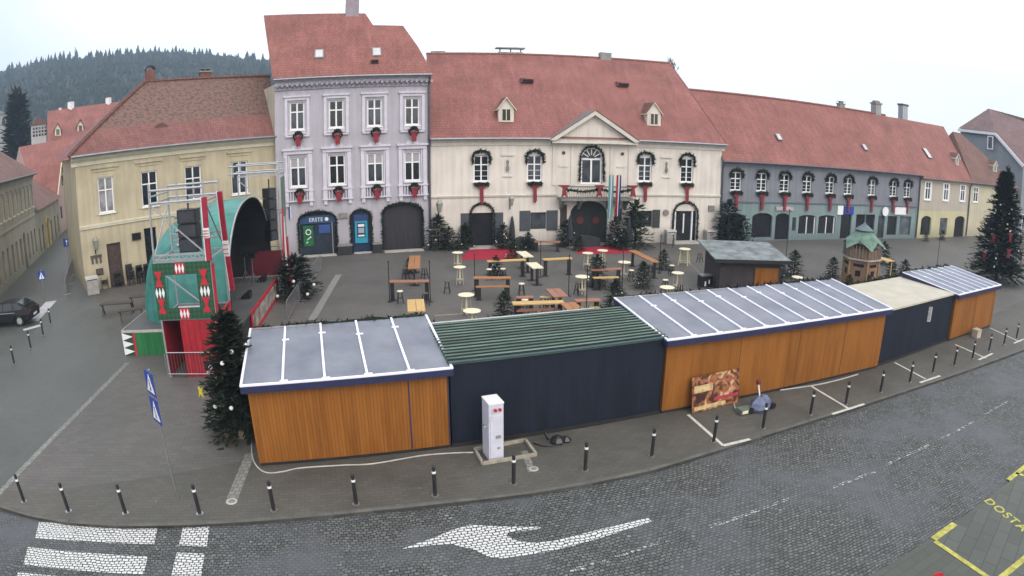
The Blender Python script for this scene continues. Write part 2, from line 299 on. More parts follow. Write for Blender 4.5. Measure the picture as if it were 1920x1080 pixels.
    def build(s,name,mats,parent=None,smooth=False,fix=True,loc=None,rz=None):
        me=s.mesh(name,mats)
        if fix:
            bm=bmesh.new(); bm.from_mesh(me); bmesh.ops.recalc_face_normals(bm,faces=bm.faces); bm.to_mesh(me); bm.free()
        if smooth:
            for p in me.polygons: p.use_smooth=True
        o=bpy.data.objects.new(name,me); COL.objects.link(o)
        if parent: o.parent=parent
        if loc is not None: o.location=loc
        if rz is not None: o.rotation_euler=(0,0,rz)
        return o
def tag(o,label=None,cat=None,group=None,kind=None):
    if label: o['label']=label
    if cat: o['category']=cat
    if group: o['group']=group
    if kind: o['kind']=kind
    return o
def thing(name,label,cat,loc=(0,0,0),rz=0,group=None):
    o=bpy.data.objects.new(name,None); COL.objects.link(o); o.empty_display_size=.2
    o.location=loc; o.rotation_euler=(0,0,rz); return tag(o,label,cat,group)
KIDS={}
def kids(o): return [c for c in COL.objects if c.parent==o]
def dup(o,loc=None,rz=None,label=None,scale=None,parent=None,cache={}):
    c=o.copy(); COL.objects.link(c)
    if parent: c.parent=parent
    for ch in kids(o):
        k=ch.copy(); COL.objects.link(k); k.parent=c
        for g in kids(ch):
            gg=g.copy(); COL.objects.link(gg); gg.parent=k
    if loc is not None: c.location=loc
    if rz is not None: c.rotation_euler=(0,0,rz)
    if scale is not None: c.scale=(scale,)*3
    if label: c['label']=label
    return c
ORD=['first','second','third','fourth','fifth','sixth','seventh','eighth','ninth','tenth','eleventh','twelfth','thirteenth','fourteenth','fifteenth','sixteenth','seventeenth','eighteenth','nineteenth','twentieth','twenty-first','twenty-second']
FONTC={}
def text(name,body,size,m,parent,loc,rot,extr=.01,kind=None,label=None,bold=0,space=1):
    cu=bpy.data.curves.new(name,'FONT'); cu.body=body; cu.size=size; cu.extrude=extr; cu.offset=bold; cu.space_character=space; cu.align_x='CENTER'; cu.align_y='CENTER'
    t=bpy.data.objects.new(name,cu); me=bpy.data.meshes.new_from_object(t); bpy.data.objects.remove(t)
    me.materials.clear(); me.materials.append(m)
    o=bpy.data.objects.new(name,me); COL.objects.link(o); o.parent=parent; o.location=loc; o.rotation_euler=rot
    if kind: o['kind']=kind
    if label: o['label']=label
    return o

def islands(me):
    par=list(range(len(me.vertices)))
    def fd(a):
        while par[a]!=a: par[a]=par[par[a]]; a=par[a]
        return a
    for e in me.edges: par[fd(e.vertices[0])]=fd(e.vertices[1])
    g={}
    for i in range(len(par)): g.setdefault(fd(i),[]).append(i)
    return list(g.values())
def split_pieces(o,gap=.12):
    """far-apart pieces of one part become parts of their own"""
    me=o.data; isl=islands(me)
    if len(isl)<2 or len(isl)>200: return
    bb=[]
    for s in isl:
        c=[me.vertices[i].co for i in s]; bb.append(([min(p[k] for p in c)-gap/2 for k in range(3)],[max(p[k] for p in c)+gap/2 for k in range(3)]))
    par=list(range(len(isl)))
    def fd(a):
        while par[a]!=a: par[a]=par[par[a]]; a=par[a]
        return a
    for i in range(len(isl)):
        for j in range(i):
            if all(bb[i][0][k]<=bb[j][1][k] and bb[j][0][k]<=bb[i][1][k] for k in range(3)): par[fd(i)]=fd(j)
    cl={}
    for i in range(len(isl)): cl.setdefault(fd(i),[]).extend(isl[i])
    if len(cl)<2: return
    base=o.name.split('.')[0]
    for n_,vs in enumerate(list(cl.values())):
        keep=set(vs); bm=bmesh.new(); bm.from_mesh(me); bm.verts.ensure_lookup_table()
        bmesh.ops.delete(bm,geom=[v for v in bm.verts if v.index not in keep],context='VERTS')
        m2=me.copy(); bm.to_mesh(m2); bm.free()
        c=o.copy(); c.data=m2; c.name=base; COL.objects.link(c)
        if n_==0:
            for k in [k for k in COL.objects if k.parent==o]: k.parent=c
    bpy.data.objects.remove(o)
# ================================================================== BUILDINGS
def arcpts(c,hw,zt,a,n=10):
    """points of an arch head from left spring to right spring"""
    return [(c-hw*math.cos(math.pi*k/n),zt-a+a*math.sin(math.pi*k/n)) for k in range(n+1)]
def wall(L,zt,holes,D,z0=-.1,rev=.22,skew0=0,skew1=0,mb=None):
    mb=mb or MB()
    xs=sorted({0,L,*[h[0] for h in holes],*[h[1] for h in holes]}); zs=sorted({z0,zt,*[h[2] for h in holes],*[h[3] for h in holes]})
    for i in range(len(xs)-1):
        for j in range(len(zs)-1):
            cx=(xs[i]+xs[i+1])/2; cz=(zs[j]+zs[j+1])/2
            if any(h[0]<cx<h[1] and h[2]<cz<h[3] for h in holes): continue
            mb.q((xs[i],0,zs[j]),(xs[i+1],0,zs[j]),(xs[i+1],0,zs[j+1]),(xs[i],0,zs[j+1]))
    for h in holes:
        s0,s1,a0,a1=h[:4]; a=h[4] if len(h)>4 else 0; c=(s0+s1)/2; hw=(s1-s0)/2
        if a:
            ap=arcpts(c,hw,a1,a); k=len(ap)//2
            mb.q(*[(x,0,z) for x,z in ap[:k+1]],(s0,0,a1)); mb.q((s1,0,a1),*[(x,0,z) for x,z in ap[k:]])
            path=[(s0,a0)]+ap+[(s1,a0)]
        else: path=[(s0,a0),(s0,a1),(s1,a1),(s1,a0)]
        path.append(path[0])
        for (x,z),(x2,z2) in zip(path,path[1:]): mb.q((x,0,z),(x,rev,z),(x2,rev,z2),(x2,0,z2))
    mb.q((0,0,z0),(0,0,zt),(skew0,D,zt),(skew0,D,z0)); mb.q((L,0,z0),(L+skew1,D,z0),(L+skew1,D,zt),(L,0,zt)); mb.q((skew0,D,z0),(skew0,D,zt),(L+skew1,D,zt),(L+skew1,D,z0))
    return mb
def hole_panel(parent,name,h,m,y=.2,t=.06):
    s0,s1,a0,a1=h[:4]; a=h[4] if len(h)>4 else 0
    poly=[(s0,a0)]+(arcpts((s0+s1)/2,(s1-s0)/2,a1,a) if a else [(s0,a1),(s1,a1)])+[(s1,a0)]
    return MB().prism(poly,y,y+t).build(name,m,parent)
WC={}
def window(parent,s,z,w,h,style='cross',y=.2,glass='glass',fm='white',fw=.09,sill=.12,blind=0,prot=0):
    """one window: pane (part) with frame, sill, blind as its sub-parts. s,z = centre bottom"""
    key=(round(w,2),round(h,2),style,glass,fm,fw,sill,blind,prot)
    if key not in WC:
        pane=MB().box(-w/2,w/2,y-.02,y+.04,0,h).mesh('window',M[glass])
        f=MB(); y0=y-.08; y1=y-.021; q=fw
        f.box(-w/2,-w/2+q,y0,y1,0,h).box(w/2-q,w/2,y0,y1,0,h).box(-w/2+q,w/2-q,y0,y1,0,q).box(-w/2+q,w/2-q,y0,y1,h-q,h)
        if 'c' in style: f.box(-q*.55,q*.55,y0-.003,y1,q,h-q)
        if 'r' in style: f.box(-w/2+q,-q*.55,y0,y1,h*.62,h*.62+q*.9).box(q*.55,w/2-q,y0,y1,h*.62,h*.62+q*.9)
        if 'g' in style:
            for k in (1,2): f.box(-w/2+q,w/2-q,y0+.03,y1,h*.62*k/3-.015,h*.62*k/3+.015)
        fr=f.mesh('frame',M[fm]); si=None
        if sill: si=MB().box(-w/2-.08,w/2+.08,-sill-prot,.0,-.1,-.005).mesh('sill',M[fm])
        bl=None
        if blind: bl=MB().box(-w/2+q,w/2-q,y-.045,y-.022,h*(1-blind),h-q).mesh('blind',M['blind'])
        WC[key]=(pane,fr,si,bl)
    pane,fr,si,bl=WC[key]
    o=bpy.data.objects.new('window',pane); COL.objects.link(o); o.parent=parent; o.location=(s,0,z)
    for me,n in ((fr,'frame'),(si,'sill'),(bl,'blind')):
        if me: c=bpy.data.objects.new(n,me); COL.objects.link(c); c.parent=o
    return o
def roofbody(name,parent,front,back,ez,pitch,mats,d0=-.45,th=.14,gable=True):
    """front: outline of the street slope as (s, depth) going from the left eave up and round to the right eave; back: depth of rear eave"""
    t=math.tan(R(pitch)); P=[(s,d,ez+(d-d0)*t) for s,d in front]
    mb=MB(); mb.q(*P,mi=0)
    top=P[1:-1]; n=len(top)
    bk=[(P[0][0] if k==0 else P[-1][0] if k==n-1 else p[0],back,ez) for k,p in enumerate(top)]
    for k in range(n-1): mb.q(top[k],bk[k],bk[k+1],top[k+1],mi=0)
    # underside and ends
    e0,e1=P[0],P[-1]
    mb.q((e0[0],e0[1],e0[2]-.001),(e1[0],e1[1],e1[2]-.001),(e1[0],back,ez-.001),(e0[0],back,ez-.001),mi=1)
    mb.q(e0,top[0],bk[0],mi=1); mb.q(e1,top[-1],bk[-1],mi=1)
    o=mb.build(name,mats,parent)
    return o
def chimney(roof,s,d,z0,z1,w=.6,dp=.6,m='brick',cap=True,capm='concrete'):
    mb=MB().box(s-w/2,s+w/2,d-dp/2,d+dp/2,z0,z1)
    if cap:
        mb.box(s-w/2-.08,s+w/2+.08,d-dp/2-.08,d+dp/2+.08,z1+.002,z1+.1,1)
        for k in (-1,1): mb.box(s+k*w*.25-.08,s+k*w*.25+.08,d-.1,d+.1,z1+.1,z1+.28,0)
        mb.box(s-w/2-.05,s+w/2+.05,d-dp/2-.05,d+dp/2+.05,z1+.281,z1+.33,1)
    return mb.build('chimney',[M[m],M[capm]],roof)
def skylight(roof,s,d,z,pitch,w=.75,l=1.1,m='skyglass'):
    T=Matrix.Translation((s,d,z))@Matrix.Rotation(R(pitch),4,'X')
    mb=MB().box(-w/2,w/2,-l/2,l/2,0,.1,0,T).box(-w/2+.09,w/2-.09,-l/2+.09,l/2-.09,.102,.12,1,T)
    return mb.build('skylight',[M['zinc'],M[m]],roof)
M['skyglass']=mat('skylight_glass',(.5,.5,.5,1),.08,.1,spec=.8)
M['ridge']=mat('ridge_tile',(.2,.08,.07,1),.7,.3,4)
def ridge(roof,a,b,r=.14): return MB().tube([a,b],r,6).build('ridge_cap',M['ridge'],roof)
def dormer(parent,s,d0,z0,w,hw,hr,pitch,walls,rm,frame='white',hip=0):
    """small gabled dormer standing on the slope: front face at depth d0 with foot z0"""
    t=math.tan(R(pitch)); run=(hw)/t; runr=(hw+hr)/t
    mb=MB(); x0,x1=s-w/2,s+w/2
    mb.q((x0,d0,z0),(x1,d0,z0),(x1,d0,z0+hw),(s,d0,z0+hw+hr),(x0,d0,z0+hw)); mb.q((x0,d0,z0),(x0,d0,z0+hw),(x0,d0+run,z0+hw)); mb.q((x1,d0,z0),(x1,d0+run,z0+hw),(x1,d0,z0+hw))
    dm=mb.build('dormer',walls,parent)
    r=MB(); ov=.18; zz=z0+hw+hr; k=hr/(w/2)
    for sg in (-1,1):
        xe=s+sg*(w/2+ov); ze=z0+hw-ov*k
        A=[(s,d0-ov,zz+.03),(xe,d0-ov,ze+.03),(xe,d0+(ze-z0)/t+.1,ze+.03),(s,d0+runr+.1,zz+.03)]
        r.q(*A,mi=0); r.q(*[(x,y,z-.1) for x,y,z in A],mi=1)
        for i in range(4): a,b=A[i],A[(i+1)%4]; r.q(a,b,(b[0],b[1],b[2]-.1),(a[0],a[1],a[2]-.1),mi=1)
    r.build('dormer_roof',[rm,M[frame]],dm)
    g=MB(); ww=w*.52; wh=hw*.72
    g.box(s-ww/2,s+ww/2,d0-.03,d0-.005,z0+.16,z0+.16+wh,0)
    for a,b,c,e in ((s-ww/2-.09,s-ww/2,z0+.1,z0+.22+wh),(s+ww/2,s+ww/2+.09,z0+.1,z0+.22+wh),(s-.03,s+.03,z0+.16,z0+.16+wh)): g.box(a,b,d0-.06,d0-.031,c,e,1)
    g.box(s-ww/2-.14,s+ww/2+.14,d0-.12,d0-.031,z0+.02,z0+.099,1)
    g.build('dormer_window',[M['glass'],M[frame]],dm)
    return dm
def band(parent,name,L,y0,y1,z0,z1,m,s0=0,mi=None,extra=()):
    mb=MB().box(s0,L,y0,y1,z0,z1)
    for b in extra: mb.box(*b)
    return mb.build(name,m,parent)
def cornice(parent,L,ez,m,gut,s0=0,dep=.45,hh=.45,name='cornice'):
    prof=[(0,ez-hh-.25),(-.08,ez-hh-.25),(-.1,ez-hh),(-dep*.55,ez-hh*.6),(-dep*.6,ez-.16),(-dep,ez-.12),(-dep,ez-.02),(0,ez-.02)]
    MB().prism([(a,b) for a,b in prof],s0,L,plane='yz').build(name,m,parent)
    MB().tube([(s0-.05,-dep-.09,ez-.06),(L+.05,-dep-.09,ez-.06)],.085,8).build('gutter',gut,parent)
def downpipe(parent,s,z1,y=-.14,z0=.1,m='pipe',r=.065):
    return MB().tube([(s,-.5,z1),(s,y,z1-.5),(s,y,z0)],r,8).build('downpipe',M[m],parent)
def frame_at(A,B,off=0):
    A=Vector(A);B=Vector(B); rz=math.atan2(B.y-A.y,B.x-A.x); return A,rz,(B-A).length
YA,YB=(-29.6,35.6),(-18.25,47.25); LA,LB=(-18.05,46.55),(-6.4,50.0); TA,TB=(-6.4,50.0),(18.4,54.4); BA,BB=(18.4,54.4),(45.9,60.9); CA,CB=(45.9,60.9),(58.1,65.1); DA,DB=(58.1,65.1),(71.6,68.6)
tile_r=tiles('red_clay_tiles',(.255,.088,.07,1),(.31,.12,.097,1)); tile_p=tiles('town_hall_tiles',(.26,.093,.077,1),(.31,.122,.103,1))
tile_b=tiles('brown_weathered_tiles',(.15,.075,.055,1),(.22,.11,.085,1)); tile_o=tiles('old_patched_tiles',(.2,.08,.068,1),(.26,.11,.095,1),old=1)
# ---------------------------------------------------------------- yellow corner building (left)
P_y=plaster('yellow_plaster',(.48,.42,.295,1),.25); P_cr=mat('cream_trim',(.6,.56,.44,1),.8,.1)
A,rz,L=frame_at(YA,YB)
yb=thing('corner_building','pale yellow two-storey corner building with brown patched tile roof behind the stage','building',(A.x,A.y,0),rz)
Hy=[(1.66,2.86,5.3,7.78),(5.05,6.33,5.3,7.78),(8.54,9.87,5.3,7.78),(12.35,13.75,5.3,7.78),(1.95,3.05,.0,3.1),(5.0,5.95,.4,3.75),(8.4,10,.3,3.6,.7),(12.4,13.9,.3,3.6,.7)]
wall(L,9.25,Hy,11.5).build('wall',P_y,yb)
for k,h in enumerate(Hy[:4]): window(yb,(h[0]+h[1])/2,h[2],h[1]-h[0],h[3]-h[2],'cr',glass='glassb' if k==0 else 'glass')
hole_panel(yb,'door',Hy[4],mat('brown_carved_door',(.06,.035,.03,1),.6,.5,4))
for h in Hy[5:]: hole_panel(yb,'shop_window',h,M['glass'])
for h in Hy[:4]:
    c=(h[0]+h[1])/2; MB().box(c-1.05,c+1.05,-.16,0,8.42,8.56).box(c-.98,c+.98,-.06,-.0,8.2,8.42).box(c-1,c-.72,-.03,0,5.2,8.2).box(c+.72,c+1,-.03,0,5.2,8.2).build('window_surround',P_y,yb)
band(yb,'string_course',L,-.13,0,4.5,4.62,P_cr,extra=((0,L,-.09,0,4.36,4.498),))
for z in (1.2,2.0,2.8,3.6): pass
cornice(yb,L,9.5,P_cr,M['zinc'],s0=-.3,dep=.55,hh=.5)
t=math.tan(R(39.4)); zr=9.5+6.45*t
mb=MB(); e0=(-.5,-.45,9.5);e1=(L+.1,-.45,9.5);r0=(6.9,6,zr);r1=(L+2.2,6,zr);b0=(-.5,12.4,9.5);b1=(L+4.2,12.4,9.5)
mb.q(e0,e1,r1,r0).q(b0,e0,r0).q(b1,b0,r0,r1).q(e1,b1,r1,mi=1); 
mb.uv[0]=[(p[0],math.hypot(p[1]+.45,p[2]-9.5)) for p in (e0,e1,r1,r0)]
mb.uv[1]=[(p[1],math.hypot(0,p[2]-9.5)*1.2) for p in (b0,e0,r0)]
ry=mb.build('roof',[tile_o,P_y],yb,fix=False)
hp=MB(); 
for k in range(34):
    p=Vector(e0).lerp(Vector(r0),k/34); q=Vector(e0).lerp(Vector(r0),(k+.9)/34); hp.tube([p+Vector((0,0,.02)),q+Vector((0,0,.11))],[.13,.17],6)
for k in range(34):
    p=Vector(r0).lerp(Vector(r1),k/34); q=Vector(r0).lerp(Vector(r1),(k+.93)/34); hp.tube([p+Vector((0,0,.02)),q+Vector((0,0,.06))],[.13,.16],6)
hp.build('ridge_cap',mat('dark_ridge',(.14,.06,.05,1),.8,.4,5),ry)
# arched flue pot and low brick stack
ch=MB().box(6.95,7.75,5.9,6.5,14.2,15.75).prism([(6.95+.4-.5*math.cos(math.pi*k/8),15.75+.42*math.sin(math.pi*k/8)) for k in range(9)]+[(6.95+.4+.38*math.cos(math.pi*k/8),15.75+.3*math.sin(math.pi*k/8)) for k in range(9)],5.95,6.45,1)
ch.build('chimney',[M['brick'],M['black']],ry); chimney(ry,12.4,6.3,14.2,15.35,1.0,.6,capm='concrete')
MB().prism([(-.6+.6-.6*math.cos(math.pi*k/8)-.0,.42*math.sin(math.pi*k/8)) for k in range(9)],-.05,.9,T=Matrix.Translation((7.1,1.25,10.75))).build('roof_vent',[mat('vent_tile',(.12,.06,.045,1))],ry)
# wall lamp, plaque, coat of arms
def lantern(name,label,P,rz,s=1,arm=.5):
    o=thing(name,label,'wall lamp',P,rz)
    MB().tube([(0,0,0),(0,-arm*.6,.25),(0,-arm,.2)],.03,6).tube([(0,-.02,-.5),(0,-.02,.15)],.035,6).build('bracket',M['black'],o)
    MB().lathe((0,-arm,-.15),[(.06,-.06),(.11,-.03),(.19,.42),(.2,.44),(.09,.6),(.02,.7)],6).build('lantern_head',mat('lantern_glass',(.25,.25,.22,1),.3,.3),o)
    o.scale=(s,)*3; return o
def fpt(A,rz,s,y,z): return (A.x+s*math.cos(rz)-y*math.sin(rz),A.y+s*math.sin(rz)+y*math.cos(rz),z)
lantern('wall_lantern','black lantern on the yellow corner building left of its brown door',fpt(A,rz,1.05,-.02,3.2),rz,1.3)
o=MB().box(-.45,.45,-.06,0,0,.18).box(-.4,-.25,-.05,0,-.4,-.002).box(-.08,.08,-.05,0,-.4,-.002).box(.25,.4,-.05,0,-.4,-.002).build('wall_sign',mat('wrought_sign',(.08,.07,.06,1),.6),loc=fpt(A,rz,1.05,-.03,2.3),rz=rz); tag(o,'dark wrought iron emblem hung on the yellow wall below the lantern','sign')
o=MB().box(-.28,.28,-.05,0,0,.45).box(-.22,.22,-.07,-.051,.06,.39,1).build('wall_plaque',[M['black'],mat('plaque_brown',(.09,.06,.05,1))],loc=fpt(A,rz,1.2,-.02,1.05),rz=rz); tag(o,'small dark plaque low on the yellow wall beside the brown door','plaque')
o=MB().box(-.35,.35,-.1,0,0,.5).box(-.3,.3,-.115,-.101,.05,.45,1).build('letter_box',[M['black'],M['dark']],loc=fpt(A,rz,4.35,-.02,3.05),rz=rz); tag(o,'dark box fixed to the yellow wall right of the brown door','box')
# ---------------------------------------------------------------- lavender bank building
P_l=plaster('lavender_plaster',(.43,.41,.46,1),.2); P_lt=mat('lavender_trim',(.56,.54,.62,1),.8,.1,2)
A,rz,L=frame_at(LA,LB); LAV=(A,rz)
lb=thing('bank_building','lavender three-storey bank building with stucco window surrounds and tall red roof','building',(A.x,A.y,0),rz)
cs=(1.75,4.8,7.78,10.72)
Hl=[(c-.58,c+.58,9.85,12.0) for c in cs]+[(c-.64,c+.64,5.45,7.75) for c in cs]
O=[(1.6,4.6,.0,3.45,.7),(5.75,7.35,.0,3.4,.6),(8.25,11.45,.0,3.75,.75)]
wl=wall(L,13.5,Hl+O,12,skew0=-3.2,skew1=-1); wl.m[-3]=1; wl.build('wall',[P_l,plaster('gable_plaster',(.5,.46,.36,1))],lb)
for k,h in enumerate(Hl):
    c=(h[0]+h[1])/2; window(lb,c,h[2],h[1]-h[0],h[3]-h[2],'cr',blind=(.38 if k>4 or k==4 else 0) if k!=5 else 0,fw=.11)
    s=MB(); up=k<4
    if up:
        for sg in (-1,1): s.box(c+sg*.86-.11,c+sg*.86+.11,-.1,0,9.6,12.15).box(c+sg*.86-.14,c+sg*.86+.14,-.13,0,9.45,9.598)
        s.box(c-1.05,c+1.05,-.2,0,12.38,12.5).box(c-.97,c+.97,-.1,0,12.152,12.378).box(c-.7,c+.7,-.09,0,9.5,9.72).box(c-.95,c+.95,-.14,0,9.3,9.44)
    else:
        for sg in (-1,1): s.box(c+sg*.96-.15,c+sg*.96+.15,-.14,0,5.15,7.95).box(c+sg*.96-.17,c+sg*.96+.17,-.22,0,4.4,5.1).box(c+sg*.72-.05,c+sg*.72+.05,-.07,0,5.45,7.9).box(c+sg*.96-.13,c+sg*.96+.13,-.17,0,3.95,4.3)
        s.box(c-1.22,c+1.22,-.28,0,8.26,8.4).box(c-1.12,c+1.12,-.15,0,7.98,8.258).prism([(c-.5,8.402),(c-.35,8.62),(c+.35,8.62),(c+.5,8.402)],-.1,0)
        s.box(c-1.2,c+1.2,-.26,0,5.102,5.2).box(c-1.2,c+1.2,-.26,0,4.3,4.398)
        for j in range(7): s.box(c-.66+j*.22-.045,c-.66+j*.22+.045,-.2,-.1,4.4,5.1)
    s.build('window_surround',P_lt,lb)
fz=MB()
for j in range(32): fz.box(.15+j*.385,.33+j*.385,-.42,-.12,13.2,13.42)
fz.box(0,L,-.1,0,12.95,13.198).build('frieze',mat('frieze_grey',(.3,.285,.33,1),.85,.25,4),lb)
cornice(lb,L,13.85,P_lt,M['zinc'],dep=.5,hh=.3)
P=[(-.1,-.45),(-1.6,5.9),(7.33,5.6),(7.92,4.3),(10.46,4.2),(11.48,2.0),(L+.15,-.45)]
rl=roofbody('roof',lb,P,12,13.85,45,[tile_r,plaster('gable_plaster',(.5,.46,.36,1))])
MB().box(5.6,6.75,5.3,6.3,19.0,23.5).build('chimney',mat('lilac_chimney',(.3,.26,.3,1),.9,.2,2),rl)
skylight(rl,3.44,1.62,15.7+.16,45); skylight(rl,8.05,1.62,15.7+.16,45)
MB().box(7.5,8.15,.45,.9,14.85,15.15).box(7.56,8.09,.42,.449,14.88,15.12,1).build('roof_vent',[M['ridge'],M['dark']],rl)
downpipe(lb,L-.12,13.6,r=.1)
hole_panel(lb,'bank_front',O[0],mat('dark_blue_glazing',(.02,.028,.045,1),.15,.5),y=.2)
s=MB().box(1.62,4.58,.1,.19,2.5,3.1); s.build('sign_board',mat('bank_blue',(.02,.06,.16,1),.4),lb)
text('lettering','ERSTE',.42,M['signw'],lb,(3.0,.09,2.78),(R(90),0,0))
MB().lathe((0,0,0),[(.15,0),(.15,.02)],14).build('sign_symbol',M['signw'],lb,loc=(3.85,.09,2.8)).rotation_euler=(R(90),0,0)
p=MB().box(1.95,2.75,.1,.19,.75,2.35); p=p.build('door_poster',mat('poster_green',(.01,.12,.04,1),.4,.5,3),lb)
r=MB(); 
for k in range(16):
    a=2*math.pi*k/16; b=2*math.pi*(k+1)/16; r.beam((2.35+.2*math.cos(a),.08,1.85+.2*math.sin(a)),(2.35+.2*math.cos(b),.08,1.85+.2*math.sin(b)),.06)
r.beam((2.25,.08,1.25),(2.5,.08,1.45),.06).beam((2.15,.08,1.0),(2.3,.08,1.08),.06).beam((2.5,.08,1.55),(2.55,.08,1.4),.05).build('poster_symbol',M['signw'],p)
MB().box(3.2,4.1,.1,.19,1.7,2.35).build('door_sign',mat('door_sign_blue',(.03,.07,.25,1),.4),lb)
MB().box(4.22,4.3,.05,.19,.05,2.5).box(1.62,1.7,.05,.19,.05,2.5).build('door_frame',M['steel'],lb)
hole_panel(lb,'cash_niche',O[1],mat('dark_blue_panel',(.01,.03,.09,1),.4,.3),y=.3)
at=MB().box(6.05,7.05,.02,.29,.75,2.5).box(6.22,6.88,-.005,.019,1.2,2.35,1).box(6.3,6.8,-.02,-.006,2.05,2.25,2).box(6.32,6.78,-.02,-.006,1.55,1.95,3).box(6.3,6.8,-.02,-.006,1.28,1.4,2)
at.build('cash_machine',[mat('teal_panel',(.02,.28,.42,1),.35,.1),mat('atm_dark',(.02,.035,.07,1),.3),M['signw'],mat('atm_grey',(.3,.36,.45,1),.3)],lb)
MB().box(5.98,7.12,.0,.29,2.52,3.02).build('niche_sign',mat('bank_blue2',(.015,.04,.14,1),.4),lb)
hole_panel(lb,'garage_door',O[2],boards('grey_gate_boards',(.03,.028,.034,1),(.045,.042,.05,1),.2,dark=.5),y=.2)
MB().box(8.3,11.4,-.9,-.02,-.05,.06).box(1.9,4.5,-.7,-.02,-.05,.07).box(5.9,7.3,-.5,-.02,-.05,.07).build('threshold',M['stonel'],lb)
# ---------------------------------------------------------------- town hall
P_t=plaster('town_hall_plaster',(.68,.63,.575,1),.2); P_tt=mat('pale_stucco_trim',(.58,.55,.5,1),.85,.12,2)
A,rz,L=frame_at(TA,TB); TH=(A,rz)
tb=thing('town_hall','long cream town hall with central pediment, balcony and two dormers','building',(A.x,A.y,0),rz)
wc=(4.0,8.3,17.8,21.75)
Ht=[(c-.62,c+.62,5.25,7.6,.25) for c in wc]+[(12.15,14.0,5.0,8.0,.92)]
Dt=[(3.15,4.95,.05,3.45,.9),(11.3,14.55,.05,3.6,1.1),(20.6,22.9,.05,3.45,1.1),(10.45,11.05,1.3,3.3),(15.15,15.85,1.95,2.95),(8.0,9.3,1.3,2.7),(17.3,18.6,1.4,2.75)]
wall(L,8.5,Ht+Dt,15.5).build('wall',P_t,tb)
for c in wc:
    window(tb,c,5.25,1.22,2.1,'crg',fw=.1,sill=.2)
    MB().prism([(c-.62,7.3)]+arcpts(c,.62,7.6,.25,8)+[(c+.62,7.3)],.12,.18).build('window_head',M['white'],tb)
o=window(tb,13.07,5.0,1.8,2.1,'c',fw=.13,sill=0)
fan=MB().prism([(12.17,7.12)]+arcpts(13.07,.9,7.98,.86,12)+[(13.97,7.12)],.14,.2).build('fanlight',M['glass'],tb)
f=MB()
for k in range(0,13): 
    a=math.pi*k/12
    if k%2==0: f.beam((13.07+.3*math.cos(a),.1,7.12+.28*math.sin(a)),(13.07+.86*math.cos(a),.1,7.12+.82*math.sin(a)),.06)
ap=arcpts(13.07,.86,7.96,.82,12)
for a,b in zip(ap,ap[1:]): f.beam((a[0],.1,a[1]),(b[0],.1,b[1]),.09)
f.build('fanlight_bars',M['white'],fan)
s=MB().prism([(0,4.0),(-.1,4.02),(-.14,4.16),(0,4.2)],0,10.2,plane='yz').prism([(0,4.0),(-.1,4.02),(-.14,4.16),(0,4.2)],16.4,L,plane='yz'); s.build('string_course',P_tt,tb)
s=MB().box(9.6,16.6,-.12,-.003,3.9,8.2)
# projecting centre bay: flat pilaster strips instead of a slab, so the openings stay clear
s=MB()
for x in (9.75,11.3,14.65,16.25): s.box(x,x+.32,-.07,0,4.9,8.2)
for x in (10.2,15.15): s.box(x+.1,x+.85,-.06,0,6.4,6.55)
s.box(9.7,16.6,-.1,0,8.2,8.35); s.build('pilasters',P_t,tb)
for x in (10.68,15.72): MB().lathe((0,0,0),[(.14,0),(.14,.04)],12).build('roundel',M['bark'],tb,loc=(x,-.03,7.55)).rotation_euler=(R(90),0,0)
for x in (6.1,19.75):
    MB().box(x-.5,x+.5,-.1,0,7.3,7.42).box(x-.38,x+.38,-.08,0,5.6,5.7).box(x-.24,x+.24,-.03,0,5.95,7.1).build('relief_panel',P_tt,tb)
    MB().prism([(x-.1,6.05),(x-.16,6.3),(x-.06,6.55),(x-.12,6.85),(x,7.0),(x+.12,6.85),(x+.06,6.55),(x+.16,6.3),(x+.1,6.05)],-.08,-.031).build('relief_figure',M['stone'],tb)
cornice(tb,9.6,8.75,P_tt,M['zinc'],s0=.05,hh=.35); cornice(tb,L+.25,8.75,P_tt,M['zinc'],s0=16.85,hh=.35)
# pediment
pd=MB().prism([(9.9,8.5),(13.05,10.75),(16.5,8.5)],-.3,1.5).build('pediment',P_t,tb)
k=MB(); 
for a,b in (((9.35,8.6),(13.1,11.05)),((13.1,11.05),(17.0,8.6))):
    k.prism([a,b,(b[0],b[1]-.36),(a[0]+(.45 if a[0]<13 else 0),a[1]-.06 if a[0]<13 else a[1]-.36)] if a[0]<13 else [a,b,(b[0]-.45,b[1]-.06),(a[0],a[1]-.36)],-.75,-.302)
k.box(9.6,16.9,-.6,-.301,8.35,8.52).build('raking_cornice',P_tt,pd)
k=MB(); k.q((9.3,-.8,8.63),(13.1,-.8,11.1),(13.1,2.3,11.1),(9.3,.2,8.63)).q((13.1,-.8,11.1),(17.05,-.8,8.63),(17.05,.2,8.63),(13.1,2.3,11.1)); k.build('pediment_roof',mat('slate_grey_cover',(.17,.15,.15,1),.6,.3,3),pd)
rt=roofbody('roof',tb,[(-.05,-.45),(.05,8.3),(23.6,8.3),(L+.25,-.45)],15.6,8.75,41.6,[tile_p,P_t])
ridge(rt,(0,8.3,16.5),(23.6,8.3,16.5)); MB().box(9.0,9.25,0,.1,0,.1)
MB().beam((23.62,8.3,16.5),(L+.25,-.45,8.76),.1,.08).build('verge',M['ridge'],rt)
chimney(rt,1.1,8.5,16.2,16.75,1.3,.6,m='concrete',cap=False); 
mb=MB().box(6.6,8.9,8.2,9.0,16.0,16.7)
for x in (6.75,7.75,8.7): mb.box(x,x+.1,8.5,8.6,16.7,17.05)
mb.box(6.4,9.1,8.1,9.1,17.05,17.15,1).build('chimney',[M['concrete'],M['zinc']],rt)
chimney(rt,16.9,8.4,16.0,17.05,1.1,.7,m='concrete',cap=False)
